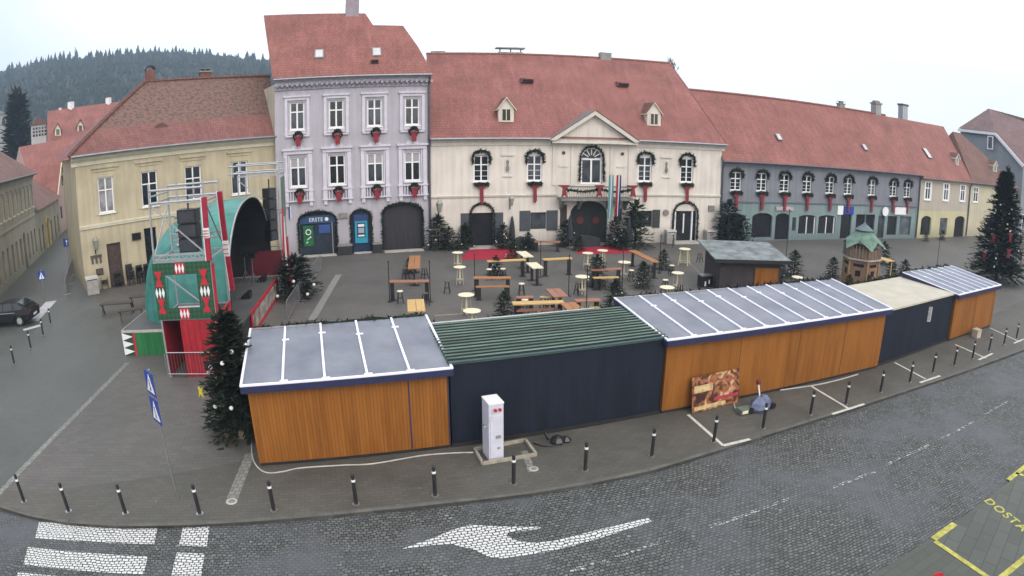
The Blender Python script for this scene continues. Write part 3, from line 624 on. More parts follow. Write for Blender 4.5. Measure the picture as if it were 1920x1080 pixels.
for x in (8.1,16.9):
    v=MB().prism([(0,-.1),(1.1,-.1),(1.1,.18),(0,.3)],0,1.1,T=Matrix.Translation((x,4.7,13.7))).build('roof_vent',[M['ridge']],rt)
    MB().box(x+.1,x+1.05,4.64,4.69,13.64,13.86).build('vent_opening',M['dark'],rt)
for x in (6.15,18.95): dormer(tb,x,1.0,10.0,1.25,1.25,.8,41.6,P_t,tile_b,frame='cream')
# doors, gate, shutters
hole_panel(tb,'door',Dt[0],M['dark']); hole_panel(tb,'main_gate',Dt[1],boards('green_black_gate',(.018,.02,.022,1),(.03,.034,.034,1),.3,dark=.4),y=.3); hole_panel(tb,'door',Dt[2],M['glass'])
MB().prism([(3.25,2.75)]+arcpts(4.05,.8,3.36,.62,10)+[(4.85,2.75)],.05,.15).build('door_tympanum',P_t,tb)
MB().prism([(20.8,2.75)]+arcpts(21.75,.95,3.36,.62,10)+[(22.7,2.75)],.05,.15).build('door_tympanum',P_t,tb)
MB().box(20.75,20.87,.02,.19,.1,2.7).box(22.4,22.52,.02,.19,.1,2.7).box(21.6,21.7,.05,.19,.8,2.5).build('door_frame',M['signw'],tb)
for x in (12.25,13.6): MB().lathe((0,0,0),[(.3,0),(.3,.05)],14).build('red_roundel',mat('dull_red',(.1,.008,.014,1),.6),tb,loc=(x,.28,1.95)).rotation_euler=(R(90),0,0)
hole_panel(tb,'side_door',Dt[3],M['door']); 
for h in Dt[4:]: hole_panel(tb,'window',h,M['glass']); 
shm=mat('dark_green_shutter',(.03,.033,.03,1),.6,.3,5); shb=mat('blue_grey_shutter',(.05,.058,.072,1),.6,.25,5)
for x0,x1,z0,z1,m in ((2.35,3.12,.25,2.75,shb),(4.98,5.75,.25,2.75,shb),(7.1,7.98,1.2,2.85,shb),(9.32,10.25,1.2,2.85,shb),(16.55,17.28,1.3,2.85,shm),(18.62,19.3,1.3,2.85,shm)):
    MB().box(x0,x1,-.07,-.01,z0,z1).box(x0+.08,x1-.08,-.085,-.071,z0+.1,(z0+z1)/2-.05).box(x0+.08,x1-.08,-.085,-.071,(z0+z1)/2+.05,z1-.1).build('shutter',m,tb)
MB().box(2.9,5.2,-1.1,0,-.05,.1).box(11,15,-.9,0,-.05,.12).box(20.4,23.1,-1.0,0,-.05,.15).build('door_step',M['stonel'],tb)
bal=MB().box(10.2,16.3,-1.35,0,3.75,3.95)
for x in (10.5,12.0,14.5,16.0): bal.prism([(0,3.75),(-1.1,3.75),(0,2.9)],x-.12,x+.12,plane='yz')
bal=bal.build('balcony',M['stone'],tb)
rail=MB().box(10.25,16.25,-1.32,-1.26,4.85,4.92).box(10.25,10.31,-1.32,0,4.85,4.92).box(16.19,16.25,-1.32,0,4.85,4.92)
for j in range(41): rail.box(10.27+j*.148,10.29+j*.148,-1.3,-1.28,3.95,4.85)
rail.build('railing',M['black'],bal)
# ---------------------------------------------------------------- long blue-grey building
P_b=plaster('blue_grey_plaster',(.2,.21,.245,1),.22); P_bl=plaster('turquoise_plaster',(.2,.27,.275,1),.25)
A,rz,L=frame_at(BA,BB); BL=(A,rz)
bb=thing('long_building','long blue-grey building with turquoise ground floor and nine upper windows','building',(A.x,A.y,0),rz)
bc=(1.65,4.6,7.35,10.25,13.4,16.05,19.75,23.4,25.95)
Hb=[(c-.6,c+.6,4.65,6.3) for c in bc]
Gb=[(.6,2.7,.3,2.6,.5),(3.7,6.1,.3,2.6,.4),(6.5,8.25,.05,2.6,.4),(8.6,9.1,.9,2.2),(9.4,11.75,.6,2.45,.25),(12.05,14.5,.6,2.45,.25),(15.3,16.9,.05,2.6),(17.6,20.6,.1,2.6),(21.2,22.3,.05,2.5),(22.8,24.5,.4,2.5),(25.0,27.1,.4,2.5)]
wall(L,7.1,Hb,13,z0=3.56).build('wall',P_b,bb)
wall(L,3.56,Gb,13,skew0=0).build('ground_floor_wall',P_bl,bb)
for c in bc: window(bb,c,4.65,1.2,1.65,'crg',fw=.09,sill=.16)
for k,h in enumerate(Gb): hole_panel(bb,'shop_front',h,M['dark'] if k in (0,1,2,7) else M['glass'])
fr=MB()
for h in (Gb[4],Gb[5]):
    for x in (h[0]+.05,(h[0]+h[1])/2,h[1]-.1): fr.box(x-.05,x+.05,.1,.19,h[2],h[3]-.2)
fr.build('shop_frame',M['signw'],bb)
band(bb,'string_course',L,-.12,0,3.56,3.66,mat('string_grey',(.12,.12,.16,1)))
cornice(bb,L,7.3,P_b,M['pipe'],hh=.2)
rb=roofbody('roof',bb,[(-.05,-.45),(.1,6.4),(L+.0,6.4),(L+.05,-.45)],13,7.3,43.6,[tile_r,P_b])
ridge(rb,(.1,6.4,13.85),(L,6.4,13.85))
skylight(rb,7.9,2.0,9.75,43.6,.6,.9); skylight(rb,20.1,1.85,9.6,43.6,.6,.9)
mb=MB().box(26.3,27.3,6.2,7.1,13.2,15.0).box(26.2,27.4,6.1,7.2,15.0,15.2,1).lathe((26.8,6.65,15.2),[(.5,0),(.55,.12),(.4,.25)],12,1).build('chimney',[mat('grey_render',(.3,.29,.31,1),.9,.2),M['concrete']],rb)
chimney(rb,20.6,6.6,13.3,14.3,.8,.6,m='concrete',capm='concrete')
downpipe(bb,.1,7.2,r=.08); downpipe(bb,L-.1,7.2,r=.08)
# shop signs
def facesign(name,label,fr_,s,z,w,h,m,txt=None,size=.3,tm=None,d=.12,y=-.02):
    o=MB().box(-w/2,w/2,-d,0,-h/2,h/2).build(name,m,loc=fpt(fr_[0],fr_[1],s,y,z),rz=fr_[1]); tag(o,label,'shop sign')
    if txt: text('lettering',txt,size,tm or M['signw'],o,(0,-d-.012,0),(R(90),0,0))
    return o
facesign('shop_sign','blue shop sign with white bird mark over a door of the blue-grey building',BL,16.3,3.0,1.4,.8,M['blue'])
facesign('shop_sign','white square shop sign left of the blue sign on the blue-grey building',BL,15.0,3.0,.8,.9,M['signw'])
facesign('shop_sign','white rectangular shop sign near the right end of the blue-grey building',BL,24.9,3.1,2.1,.8,M['signw'])
o=MB().lathe((0,0,0),[(.5,0),(.5,.12)],18).build('shop_sign',M['signw'],loc=fpt(BL[0],BL[1],22.0,-.2,3.0)); o.rotation_euler=(R(90),0,BL[1]); tag(o,'round white shop sign on the blue-grey building between two ribbons','shop sign')
facesign('shop_sign','pale letters on a small board over the arched shop door',BL,7.5,3.05,2.2,.35,mat('faded_pink_sign',(.4,.33,.36,1),.6,.4,5))
# ---------------------------------------------------------------- cream building (right) and its neighbour
P_c=plaster('cream_plaster',(.50,.46,.34,1),.18); P_c2=plaster('ochre_plaster',(.50,.47,.30,1),.18)
A,rz,L=frame_at(CA,CB)
cb=thing('cream_building','cream two-storey building with grey upper wall and dormer right of the blue-grey one','building',(A.x,A.y,0),rz)
Hc=[(c-.62,c+.62,4.5,6.6) for c in (1.9,6.4,10.9)]; Gc=[(.95,3.3,.35,2.6,.5),(5.5,7.4,.3,2.35),(9.4,12.2,.0,2.6,.5)]
wall(L,6.8,Hc,13,z0=3.2).build('wall',plaster('greige_plaster',(.42,.38,.32,1),.15),cb); wall(L,3.2,Gc,13).build('ground_floor_wall',P_c2,cb)
for h in Hc: window(cb,(h[0]+h[1])/2,h[2],1.24,2.1,'cr',fw=.12,y=.06,prot=.02)
for k,h in enumerate(Gc): hole_panel(cb,'door' if k==2 else 'shop_window',h,M['dark'] if k==2 else M['glass'])
for h in Hc: c=(h[0]+h[1])/2; MB().box(c-.85,c-.62,-.05,0,4.4,6.7).box(c+.62,c+.85,-.05,0,4.4,6.7).box(c-.62,c+.62,-.05,0,6.6,6.7).build('window_surround',M['white'],cb)
cornice(cb,L,7.0,P_c,M['pipe'],hh=.15)
rc=roofbody('roof',cb,[(-.1,-.45),(.64,6.4),(15.5,6.6),(L+.05,-.45)],13,7.0,44.5,[tile_r,P_c])
skylight(rc,4.8,2.35,9.85,44.5,.9,1.6); dormer(cb,11.7,1.7,8.95,1.0,1.0,.5,44.5,P_c,tile_b)
mb=MB().box(5.7,6.9,7.2,8.0,13.0,15.6).box(5.6,7.0,7.1,8.1,15.6,15.85,1).build('chimney',[M['steel'],M['pipe']],rc)
downpipe(cb,L-.1,6.9,r=.09)
A,rz,L=frame_at(DA,DB)
db=thing('cream_house','cream house with brown hipped roof half hidden behind the tall decorated fir','building',(A.x,A.y,0),rz)
Hd=[(1.0,2.3,4.5,6.5),(9.5,10.7,4.5,6.5)]
wall(L,6.8,Hd+[(5,7,.1,2.5)],11).build('wall',P_c,db); hole_panel(db,'door',(5,7,.1,2.5),M['door'])
for h in Hd: window(db,(h[0]+h[1])/2,h[2],h[1]-h[0],2,'cr',fw=.12,y=.06)
mb=MB(); e0,e1,b0,b1=(-.1,-.45,7),(L+.3,-.45,7),(-.1,11,7),(L+.3,11,7); r0,r1=(2.6,5.4,13.4),(4.6,5.4,13.4)
mb.q(e0,e1,r1,r0).q(e1,b1,r1).q(b1,b0,r0,r1).q(b0,e0,r0); rd=mb.build('roof',[tile_b],db)
dormer(db,8.6,1.2,8.8,1.1,1.0,.55,47,P_c,tile_b)
MB().tube([(-.1,-.5,6.95),(L+.3,-.5,6.95)],.08,8).build('gutter',M['pipe'],db)
# big grey house on the far right
g=thing('gable_house','big grey-blue gabled house with white verge beyond the tall decorated fir','building')
P1,P2,P3=AT(1800,243,112),AT(1869,251,107),AT(1917,308,103); F1=Vector((P1.x,P1.y,-.1)); F3=Vector((P3.x,P3.y,-.1))
dirw=(F3-F1).normalized(); e=Vector((-dirw.y,dirw.x,0)); 
if e.x<0: e=-e
Z=AT(1781,239,113); 
ex=e*14
wallm=plaster('grey_blue_plaster',(.24,.26,.28,1),.15); roofm=tiles('violet_tiles',(.17,.105,.1,1),(.23,.14,.135,1))
mb=MB(); mb.q(F1,F3,P3,P2,P1).q(F3,F3+ex,P3+ex,P3).q(F1+ex,F1,P1,P1+ex); mb.build('wall',wallm,g)
AP=AT(1852,204,116); mb=MB(); Q1,Q2,Q3=P1-e*.6+Vector((0,0,.15)),P2-e*.6+Vector((0,0,.15)),P3-e*.6+dirw*.4
Rr=AT(1935,236,112)
mb.q(Q1,Q2,AP).q(Q2,Q3,Rr+ex*.2,AP).q(Q3,Q3+ex,Rr+ex*.9,Rr+ex*.2).q(Q1,AP,AP+ex,P1+ex); roof=mb.build('roof',roofm,g,fix=False)
v=MB()
for a,b in ((Q1,Q2),(Q2,Q3)): v.beam(a-Vector((0,0,.3)),b-Vector((0,0,.3)),.35,.45)
v.build('verge_board',M['white'],g)
wp=AT(1856,268,107.0); T=Matrix.Translation(wp-e*.05)@Matrix.Rotation(math.atan2(dirw.y,dirw.x),4,'Z')
fw_=MB().box(-.45,.45,-.03,.03,-.9,.9,0,T).build('window',M['glass'],g)
MB().box(-.65,-.451,-.06,.04,-1.05,1.05,0,T).box(.451,.65,-.06,.04,-1.05,1.05,0,T).box(-.45,.45,-.06,.04,.901,1.05,0,T).box(-.45,.45,-.06,.04,-1.05,-.901,0,T).build('frame',M['white'],fw_)
nrm=math.atan2(e.y,e.x)
for k in range(3):
    for z in (1.2,6.4):
        T=Matrix.Translation(F3+e*(1.6+k*3.6)+Vector((0,0,z))+dirw*.03)@Matrix.Rotation(nrm,4,'Z')
        w_=MB().box(-.6,.6,-.03,.03,0,1.9,0,T).build('window',M['glass'],g); MB().box(-.75,-.601,-.05,.04,-.1,2,0,T).box(.601,.75,-.05,.04,-.1,2,0,T).box(-.6,.6,-.05,.04,1.901,2.02,0,T).box(-.04,.04,-.05,-.031,0,1.9,0,T).build('frame',M['white'],w_)
# ---------------------------------------------------------------- side street, left
P_s=plaster('greige_street_plaster',(.34,.31,.24,1),.25); P_s2=plaster('ochre_street_plaster',(.3,.27,.19,1),.3)
S0=Vector((-33.5,26.5)); S1=Vector((-47.3,49.2)); dd=(S1-S0).normalized()
# facade faces the street on its right-hand side: run from far to near so that local -y looks at the street
A,rz,L=frame_at(S0,S1)
sb=thing('street_building','long greige two-storey building with brown roof along the left side street','building',(S0.x,S0.y,0),rz)
# local +y points left/away from the street
n1=[L-.95-k*1.75 for k in range(13)]
Hs=[(c-.42,c+.42,5.2,7.1) for c in n1]; Gs=[(c-.38,c+.38,.6,3.0,.2) for c in n1]; Gs[3]=(n1[3]-.5,n1[3]+.5,0,3.3,.4)
def wall_out(L,zt,holes,D,**k): return wall(L,zt,holes,D,**k)
wall(L,8.2,Hs+Gs,10).build('wall',P_s,sb)
for h in Hs:
    c=(h[0]+h[1])/2; window(sb,c,h[2],.84,1.9,'cr',glass='glassb',fm='cream',fw=.07)
    MB().box(c-.6,c+.6,-.12,0,7.3,7.42).box(c-.55,c+.55,-.05,0,4.75,5.08).build('window_surround',P_s,sb)
for h in Gs: hole_panel(sb,'shop_window',h,M['dark'])
band(sb,'string_course',L,-.1,0,4.25,4.4,P_s)
cornice(sb,L+.2,8.4,P_s,M['pipe'],hh=.3)
mb=MB(); e0,e1,b0,b1=(-.3,-.5,8.4),(L+.3,-.5,8.4),(-.3,11,8.4),(L+.3,11,8.4); r0,r1=(-.3,5.2,12.9),(L-4.8,5.2,12.9)
mb.q(e0,e1,r1,r0).q(e1,b1,r1).q(b1,b0,r0,r1).q(b0,e0,r0); rs=mb.build('roof',[tile_b],sb)
for x in (L-11.5,L-9.9): dormer(sb,x,1.9,10.15,1.0,.7,.35,38,M['cream'],tile_b)
A2,rz2,L2=frame_at(S1,(-56.6,64.0))
s2=thing('low_house','low ochre house with sagging brown roof further up the side street','building',(A2.x,A2.y,0),rz2)
G2=[(1.2,1.9,.3,2.7),(3.4,4.4,.1,2.8),(6.2,7.6,.1,3.0,.6),(9.4,10.4,.1,2.6),(12.4,13.4,.1,2.8),(15,15.9,.5,2.6)]
wall(L2,4.6,G2,9).build('wall',P_s2,s2)
for k,h in enumerate(G2): hole_panel(s2,'door' if k in (2,4) else 'shop_window',h,M['door'] if k in (2,4) else M['dark'])
mb=MB(); L_=L2+.1
mb.q((0,-.5,4.65),(L_,-.5,4.65),(L_,4.5,8.0),(0,4.5,8.0)).q((0,9,4.65),(0,4.5,8),(L_,4.5,8),(L_,9,4.65)).q((0,-.5,4.65),(0,4.5,8),(0,9,4.65),mi=1).q((L_,-.5,4.65),(L_,9,4.65),(L_,4.5,8),mi=1); mb.build('roof',[tile_b,P_s2],s2)
# yellow arched shop door surround
k=MB(); ap=arcpts(6.9,.95,3.3,.9,10)
for a,b in zip([(5.95,0)]+ap,ap+[(7.85,0)]): k.beam((a[0],-.06,a[1]),(b[0],-.06,b[1]),.22,.12)
k.build('door_surround',mat('ochre_surround',(.5,.36,.08,1),.7),s2)
# pink gabled house
pA=Vector((-56.7,63.6)); pB=Vector((-60.1,70.3)); A3,rz3,L3=frame_at(pA,pB)
P_p=plaster('pink_plaster',(.46,.33,.29,1),.2)
ph=thing('gabled_house','pink gabled house with long red roof up the side street','building',(pA.x,pA.y,0),rz3)
Lg=L3; mb=MB(); D=16
mb.q((0,0,-.1),(Lg,0,-.1),(Lg,0,5.2),(Lg*.45,0,8.75),(0,0,4.7)).q((0,0,-.1),(0,0,4.7),(0,D,4.7),(0,D,-.1)).q((Lg,0,-.1),(Lg,D,-.1),(Lg,D,5.2),(Lg,0,5.2)); mb.build('wall',P_p,ph)
mb=MB(); ap=(Lg*.45,-.25,8.85); mb.q((-.2,-.25,4.6),ap,(ap[0],D,8.85),(-.2,D,4.6)).q(ap,(Lg+.2,-.25,5.1),(Lg+.2,D,5.1),(ap[0],D,8.85)); mb.build('roof',[tile_r],ph,fix=False)
for (x,z,w,h) in ((Lg*.55,5.9,.8,1.3),(Lg*.8,2.0,.7,1.6),(Lg*.3,1.8,.8,1.5)):
    w_=MB().box(x-w/2,x+w/2,-.05,-.01,z,z+h).build('window',M['glass'],ph)
MB().beam((-.2,-.28,4.65),ap,.12,.14).beam(ap,(Lg+.2,-.28,5.1),.12,.14).build('verge_board',M['cream'],ph)
# big red roofs behind
def bighouse(label,p0,p1,p2,p3,wallc,cat='building',name='big_house',dorm=(),chim=()):
    """p0-p1 ridge, p3-p2 eave of the visible slope"""
    o=thing(name,label,cat)
    p0,p1,p2,p3=[Vector(p) for p in (p0,p1,p2,p3)]
    bk=Vector((p0.x-p3.x,p0.y-p3.y,0)); bk2=Vector((p1.x-p2.x,p1.y-p2.y,0)); q0=p0+bk; q0.z=p3.z; q1=p1+bk2; q1.z=p2.z
    mb=MB().q(p3,p2,p1,p0,mi=0).q(p0,p1,q1,q0,mi=0).q(p3,p0,q0,mi=1).q(p2,q1,p1,mi=1); r=mb.build('roof',[tile_r,wallc],o,fix=False)
    f=lambda p:Vector((p.x,p.y,-.1)); mb=MB(); i=.3
    for a,b in ((p3,p2),(p2,q1),(q1,q0),(q0,p3)): mb.q(f(a),f(b),b,a)
    mb.build('wall',wallc,o)
    for t,u in dorm:
        P=p3.lerp(p2,t).lerp(p0.lerp(p1,t),u); sl=(p0-p3); dr=(p2-p3).normalized(); yy=Vector((-dr.y,dr.x,0)); 
        if yy.dot(bk)<0: yy=-yy; 
        T=Matrix((( dr.x,yy.x,0,P.x),(dr.y,yy.y,0,P.y),(dr.z,0,1,P.z),(0,0,0,1)))
        d=MB().prism([(-.55,0),(-.55,1.0),(0,1.9),(.55,1.0),(.55,0)],-.3,1.6,T=T).build('dormer',[M['cream']],r)
        MB().box(-.3,.3,-.34,-.301,.15,1.05,0,T).build('dormer_window',M['glass'],r)
        MB().prism([(-.75,.75),(0,2.0),(.75,.75),(.75,.95),(0,2.2),(-.75,.95)],-.5,1.7,T=T).build('dormer_roof',[tile_b],r)
    for t,w,hh in chim:
        P=p0.lerp(p1,t); MB().box(P.x-w/2,P.x+w/2,P.y-w/2,P.y+w/2,P.z-.8,P.z+hh).box(P.x-w/2-.1,P.x+w/2+.1,P.y-w/2-.1,P.y+w/2+.1,P.z+hh+.002,P.z+hh+.2,1).build('chimney',[M['white'],M['pipe']],r)
    return o
bighouse('house with wide plain red roof behind the pink gabled house',AT(37,276,102),AT(200,250,104),AT(200,330,95),AT(60,345,93),P_p)
bighouse('large house with tall red roof, two dormers and white chimneys below the wooded hill',AT(90,209,118),AT(290,184,120),AT(290,290,108),AT(90,295,106),P_p,dorm=((.1,.42),(.31,.46),),chim=((.22,.9,1.1),(.57,.8,1.0),(.12,.4,.3)))
o=thing('villa','small white villa with grid windows beside the large red roof','building')
a=AT(60,262,128); b=AT(88,258,128); top=AT(60,236,128).z
rzv=math.atan2((b-a).y,(b-a).x); 
MB().box(0,(b-a).length,0,5,a.z-9,top).build('wall',mat('villa_wall',(.4,.4,.42,1)),o)
f=MB()
for k in range(5):
    for j in range(3): f.box(.35+k*.62,.8+k*.62,-.06,-.01,top-2.2+j*.65,top-1.75+j*.65)
f.build('window',M['glass'],o)
MB().prism([(-.3,top),((b-a).length/2,top+1.5),((b-a).length+.3,top)],-.3,5.3).build('roof',[tile_b],o)
o.location=(a.x,a.y,0); o.rotation_euler=(0,0,rzv)
o=thing('villa','pale villa at the left edge below the wooded hill','building')
a=AT(-60,245,170); b=AT(14,240,170); rzv=math.atan2((b-a).y,(b-a).x); top=AT(8,214,170).z
MB().box(0,(b-a).length,0,7,a.z-14,top).build('wall',mat('villa_wall2',(.3,.32,.32,1)),o)
MB().prism([(-.4,top),((b-a).length/2,top+2.2),((b-a).length+.4,top)],-.4,7.4).build('roof',[M['concrete']],o)
f=MB(); Lv=(b-a).length
for k in range(5): f.box(Lv-1.3-k*2,Lv-.5-k*2,-.06,-.01,top-2.6,top-1.2)
f.build('window',M['glass'],o); o.location=(a.x,a.y,0); o.rotation_euler=(0,0,rzv)
# narrow brown house closing the street
o=thing('narrow_house','narrow brown house closing the far end of the side street','building')
a=AT(128,425,100); b=AT(152,425,96); a.z=b.z=0; rzv=math.atan2((b-a).y,(b-a).x); Ln=(b-a).length+3
MB().box(0,Ln,0,8,-.1,7.5).build('wall',plaster('brown_plaster',(.2,.14,.11,1)),o)
MB().prism([(-.3,7.5),(Ln/2,10),(Ln+.3,7.5)],-.3,8.3).build('roof',[tile_b],o)
f=MB(); 
for k in range(3):
    for z in (1,4.4): f.box(.8+k*2,1.6+k*2,-.05,-.01,z,z+1.6)
f.build('window',M['glass'],o); o.location=(a.x,a.y,0); o.rotation_euler=(0,0,rzv)
# ================================================================== GROUND
def sheet(name,poly,z,m,kind='structure',label=None):
    mb=MB().q(*[(p[0],p[1],z) for p in poly]); o=mb.build(name,m,fix=False)
    if o.data.polygons[0].normal.z<0: o.data.flip_normals()
    return tag(o,label,kind=kind)
ZR=-.09
def g2(u,v,z=0.): p=G(u,v,z); return (p.x,p.y)
M['setts']=setts('granite_setts'); M['paint']=setts('worn_white_paint_on_setts',(.6,.61,.6,1),wear=.38); M['paintworn']=setts('nearly_gone_paint_on_setts',(.5,.52,.52,1),wear=.55)
M['plaza']=paving('plaza_paving',(.095,.089,.083,1),(.115,.108,.101,1),joint=.8,rot=16,rough=.6)
M['walk']=paving('pavement_paving',(.08,.076,.066,1),(.098,.092,.08,1),joint=.8,rot=16,bw=.3,bh=.15,rough=.62,patchscale=.3)
M['lane']=paving('lane_paving',(.08,.085,.08,1),(.095,.1,.094,1),joint=.85,bw=.25,bh=.12,rot=60,rough=.5,patchscale=.2)
def ring(name,r,z,m): 
    return sheet(name,[(r*math.cos(a*math.pi/16),r*math.sin(a*math.pi/16)) for a in range(32)],z,m)
ring('ground',1500,-.2,mat('field_ground',(.06,.065,.05,1),.95,.3,.05))
kerb=[(-40,-1)]+[g2(*p) for p in ((0,950),(60,968),(130,980),(220,986),(330,985),(440,980),(550,972),(700,958),(850,942),(1000,925),(1110,906),(1220,883),(1330,850),(1430,818),(1520,790),(1600,765),(1700,733),(1800,699),(1920,655))]+[(60,37)]
kerb[0]=(kerb[1][0]-14,kerb[1][1]-7)
sheet('road',[(-60,-30),(70,-30),(90,20),(90,55),(60,37.2),(40,30)]+[(x,y+.3) for x,y in kerb[::-1]]+[(-60,0)],ZR,M['setts'])
plaza=kerb+[(60,45),(110,70),(110,110),(-110,110),(-110,-10),(-45,-5)]
mb=MB().prism(plaza,-.3,0,plane='xy'); tag(mb.build('paved_ground',M['plaza']),kind='structure')
# pavement belt in front of the huts
belt=kerb[1:-1]; inner=[g2(*p) for p in ((1920,560),(1860,590),(1650,665),(1240,765),(850,830),(480,860),(250,900),(60,920),(-60,915))]
sheet('pavement',[(x,y+.16) for x,y in belt]+inner,.004,M['walk'])
# side-street lane
sp=[(0,925),(120,801),(240,680)]
lane=[g2(-60,945),g2(0,927),g2(120,803),g2(238,680),(-19.5,26),(-26.5,33),(-31,37.5),(-38.5,49),(-60.5,82),(-70,82),(-57.5,61),(-46,44.5),(-33,22),(-38,5)]
sheet('side_street',lane,.005,M['lane'])
k=MB()
for a,b in zip(kerb,kerb[1:]):
    A_,B_=Vector(a),Vector(b); d=(B_-A_); n=max(1,int(d.length/1.0)); 
    for j in range(n):
        p=A_+d*(j/n); q=A_+d*((j+.985)/n); w=Vector((-d.y,d.x)).normalized()*.14
        P=[(p.x,p.y),(q.x,q.y),(q.x+w.x,q.y+w.y),(p.x+w.x,p.y+w.y)]
        k.prism([(x,y) for x,y in P],-.12,.012,plane='xy')
tag(k.build('kerb',mat('dark_kerb_stone',(.1,.1,.09,1),.85,.3,2)),kind='structure')
# paver strips and drains
def strip(name,pts,w,z,m):
    mb=MB()
    for a,b in zip(pts,pts[1:]):
        a,b=Vector(a),Vector(b); n=Vector((-(b-a).y,(b-a).x)).normalized()*w/2
        mb.q((a.x-n.x,a.y-n.y,z),(b.x-n.x,b.y-n.y,z),(b.x+n.x,b.y+n.y,z),(a.x+n.x,a.y+n.y,z))
    o=mb.build(name,m,fix=False)
    if o.data.polygons[0].normal.z<0: o.data.flip_normals()
    return tag(o,kind='structure')
M['strip']=paving('pale_paver_strip',(.17,.17,.155,1),(.23,.23,.21,1),joint=.4,bw=.2,bh=.2,rot=8)
strip('pavement_strip',[g2(-40,968),g2(0,925),g2(60,862),g2(120,801),g2(180,741),g2(240,680)],.26,.009,M['strip'])
strip('pavement_strip',[g2(585,600),g2(635,515)],.42,.006,mat('pale_stone_strip',(.2,.2,.19,1),.8,.2,4))
strip('pavement_strip',[g2(432,945),g2(470,850)],.34,.009,M['strip']); strip('pavement_strip',[g2(998,885),g2(982,845)],.22,.009,M['strip'])
for (u,v,r) in ((435,941,.17),(1001,880,.14)):
    p=G(u,v); o=MB().lathe((0,0,0),[(r,0),(r,.012)],16).lathe((0,0,.012),[(r*.62,0),(r*.62,.004)],14,1).build('drain_cover',[M['stonel'],M['stone']],loc=(p.x,p.y,.01)); tag(o,'round pale drain cover at the end of the paver strip '+('left of the first hut' if u<500 else 'below the white electric cabinet'),'drain cover')
# road paint
def mark(name,pts,m='paint',z=ZR): return sheet(name,[g2(u,v,z) for u,v in pts],z+.005,M[m])
for pts in (((75,978),(296,988),(290,1020),(68,1008)),((54,1025),(278,1043),(270,1077),(46,1058)),((36,1072),(200,1086),(160,1120),(20,1110)),((345,983),(394,983),(388,1025),(336,1022)),((332,1036),(384,1038),(378,1079),(322,1079)),((318,1094),(372,1094),(366,1140),(306,1140))):
    mark('road_marking',pts)
mark('road_marking',((752,1030),(785,1018),(810,1010),(845,995),(880,984),(940,987),(1015,988),(1010,992),(960,997),(948,1003),(972,1015),(1000,1018),(1040,1014),(1120,994),(1215,971),(1222,978),(1080,1022),(1020,1036),(940,1047),(915,1044),(890,1031),(845,1020),(810,1022)))
for a,b in (((1060,1074),(1250,1012)),((1330,988),(1480,935)),((1560,914),(1640,884)),((1660,872),(1745,832)),((1765,822),(1826,790)),((1845,776),(1888,752))):
    strip('road_marking',[g2(*a,ZR),g2(*b,ZR)],.13,ZR+.005,M['paintworn'])
M['wline']=mat('white_line_paint',(.5,.49,.44,1),.8,.25,4)
for k,(a,b,c,d) in enumerate((((1290,778),(1356,836),(1356,836),(1406,824)),((1520,724),(1590,766),(1560,777),(1620,758)),((1677,680),(1735,711),(1724,718),(1762,705)),((1790,646),(1848,672),(1834,675),(1860,663)),((1855,615),(1910,641),(1900,644),(1918,636)))):
    strip('road_marking',[g2(*a),g2(*b)],.12,.013,M['wline']); strip('road_marking',[g2(*c),g2(*d)],.14,.017,M['wline'])
strip('road_marking',[g2(180,603),g2(50,605)],.1,.013,M['wline']) if 0 else None
for a,b,w in (((62,603),(97,565),.9),((45,619),(78,610),.5)): strip('road_marking',[g2(*a),g2(*b)],w,.012,mat('lane_white',(.45,.46,.5,1),.6,.2))
strip('pavement_strip',[g2(1280,480),g2(1345,545)],.1,.007,M['strip']); strip('road_marking',[g2(815,592),g2(870,588)],.12,.008,mat('yellowish_line',(.35,.3,.2,1)))
# near right pavement with yellow delivery bay
kr=[g2(*p,ZR) for p in ((1500,1145),(1627,1083),(1747,1010),(1820,958),(1893,902),(1930,875))]
far_=(kr[-1][0]+25,kr[-1][1]+9.5)
poly=kr+[far_,(45,-10),(5,-10)]
o=MB().prism(poly,-.3,ZR+.05,plane='xy').build('near_pavement',paving('near_paving',(.07,.078,.066,1),(.085,.09,.078,1),joint=.7,bw=.6,bh=.3,rot=20)); tag(o,kind='structure')
o=sheet('pavement',[g2(1752,1014,ZR+.05),g2(1789,984,ZR+.05),g2(1893,908,ZR+.05),(27,17),(27,5),g2(1860,1092,ZR+.05)],ZR+.056,paving('bay_slabs',(.068,.076,.068,1),(.088,.096,.086,1),joint=.4,bw=.9,bh=.45,rot=38))
M['yl']=mat('yellow_paint',(.38,.36,.08,1),.75,.4,5)
zy=ZR+.062
for a,b,w in (((1749,1010),(1789,981),.22),((1752,1014),(1864,1090),.17),((1864,1090),(1960,1010),.2),((1889,899),(1925,870),.2),((1903,886),(1935,896),.14)): strip('road_marking',[g2(*a,zy),g2(*b,zy)],w,zy,M['yl'])
c0=G(1857,943,zy); c1=G(1907,982,zy); ang=math.atan2(c1.y-c0.y,c1.x-c0.x)
cen=c0+(c1-c0)*.82; o=text('road_marking','DOSTAVA',.52,M['yl'],None,(cen.x,cen.y,zy),(0,0,ang),extr=.002,bold=.012,space=1.22); tag(o,kind='structure')
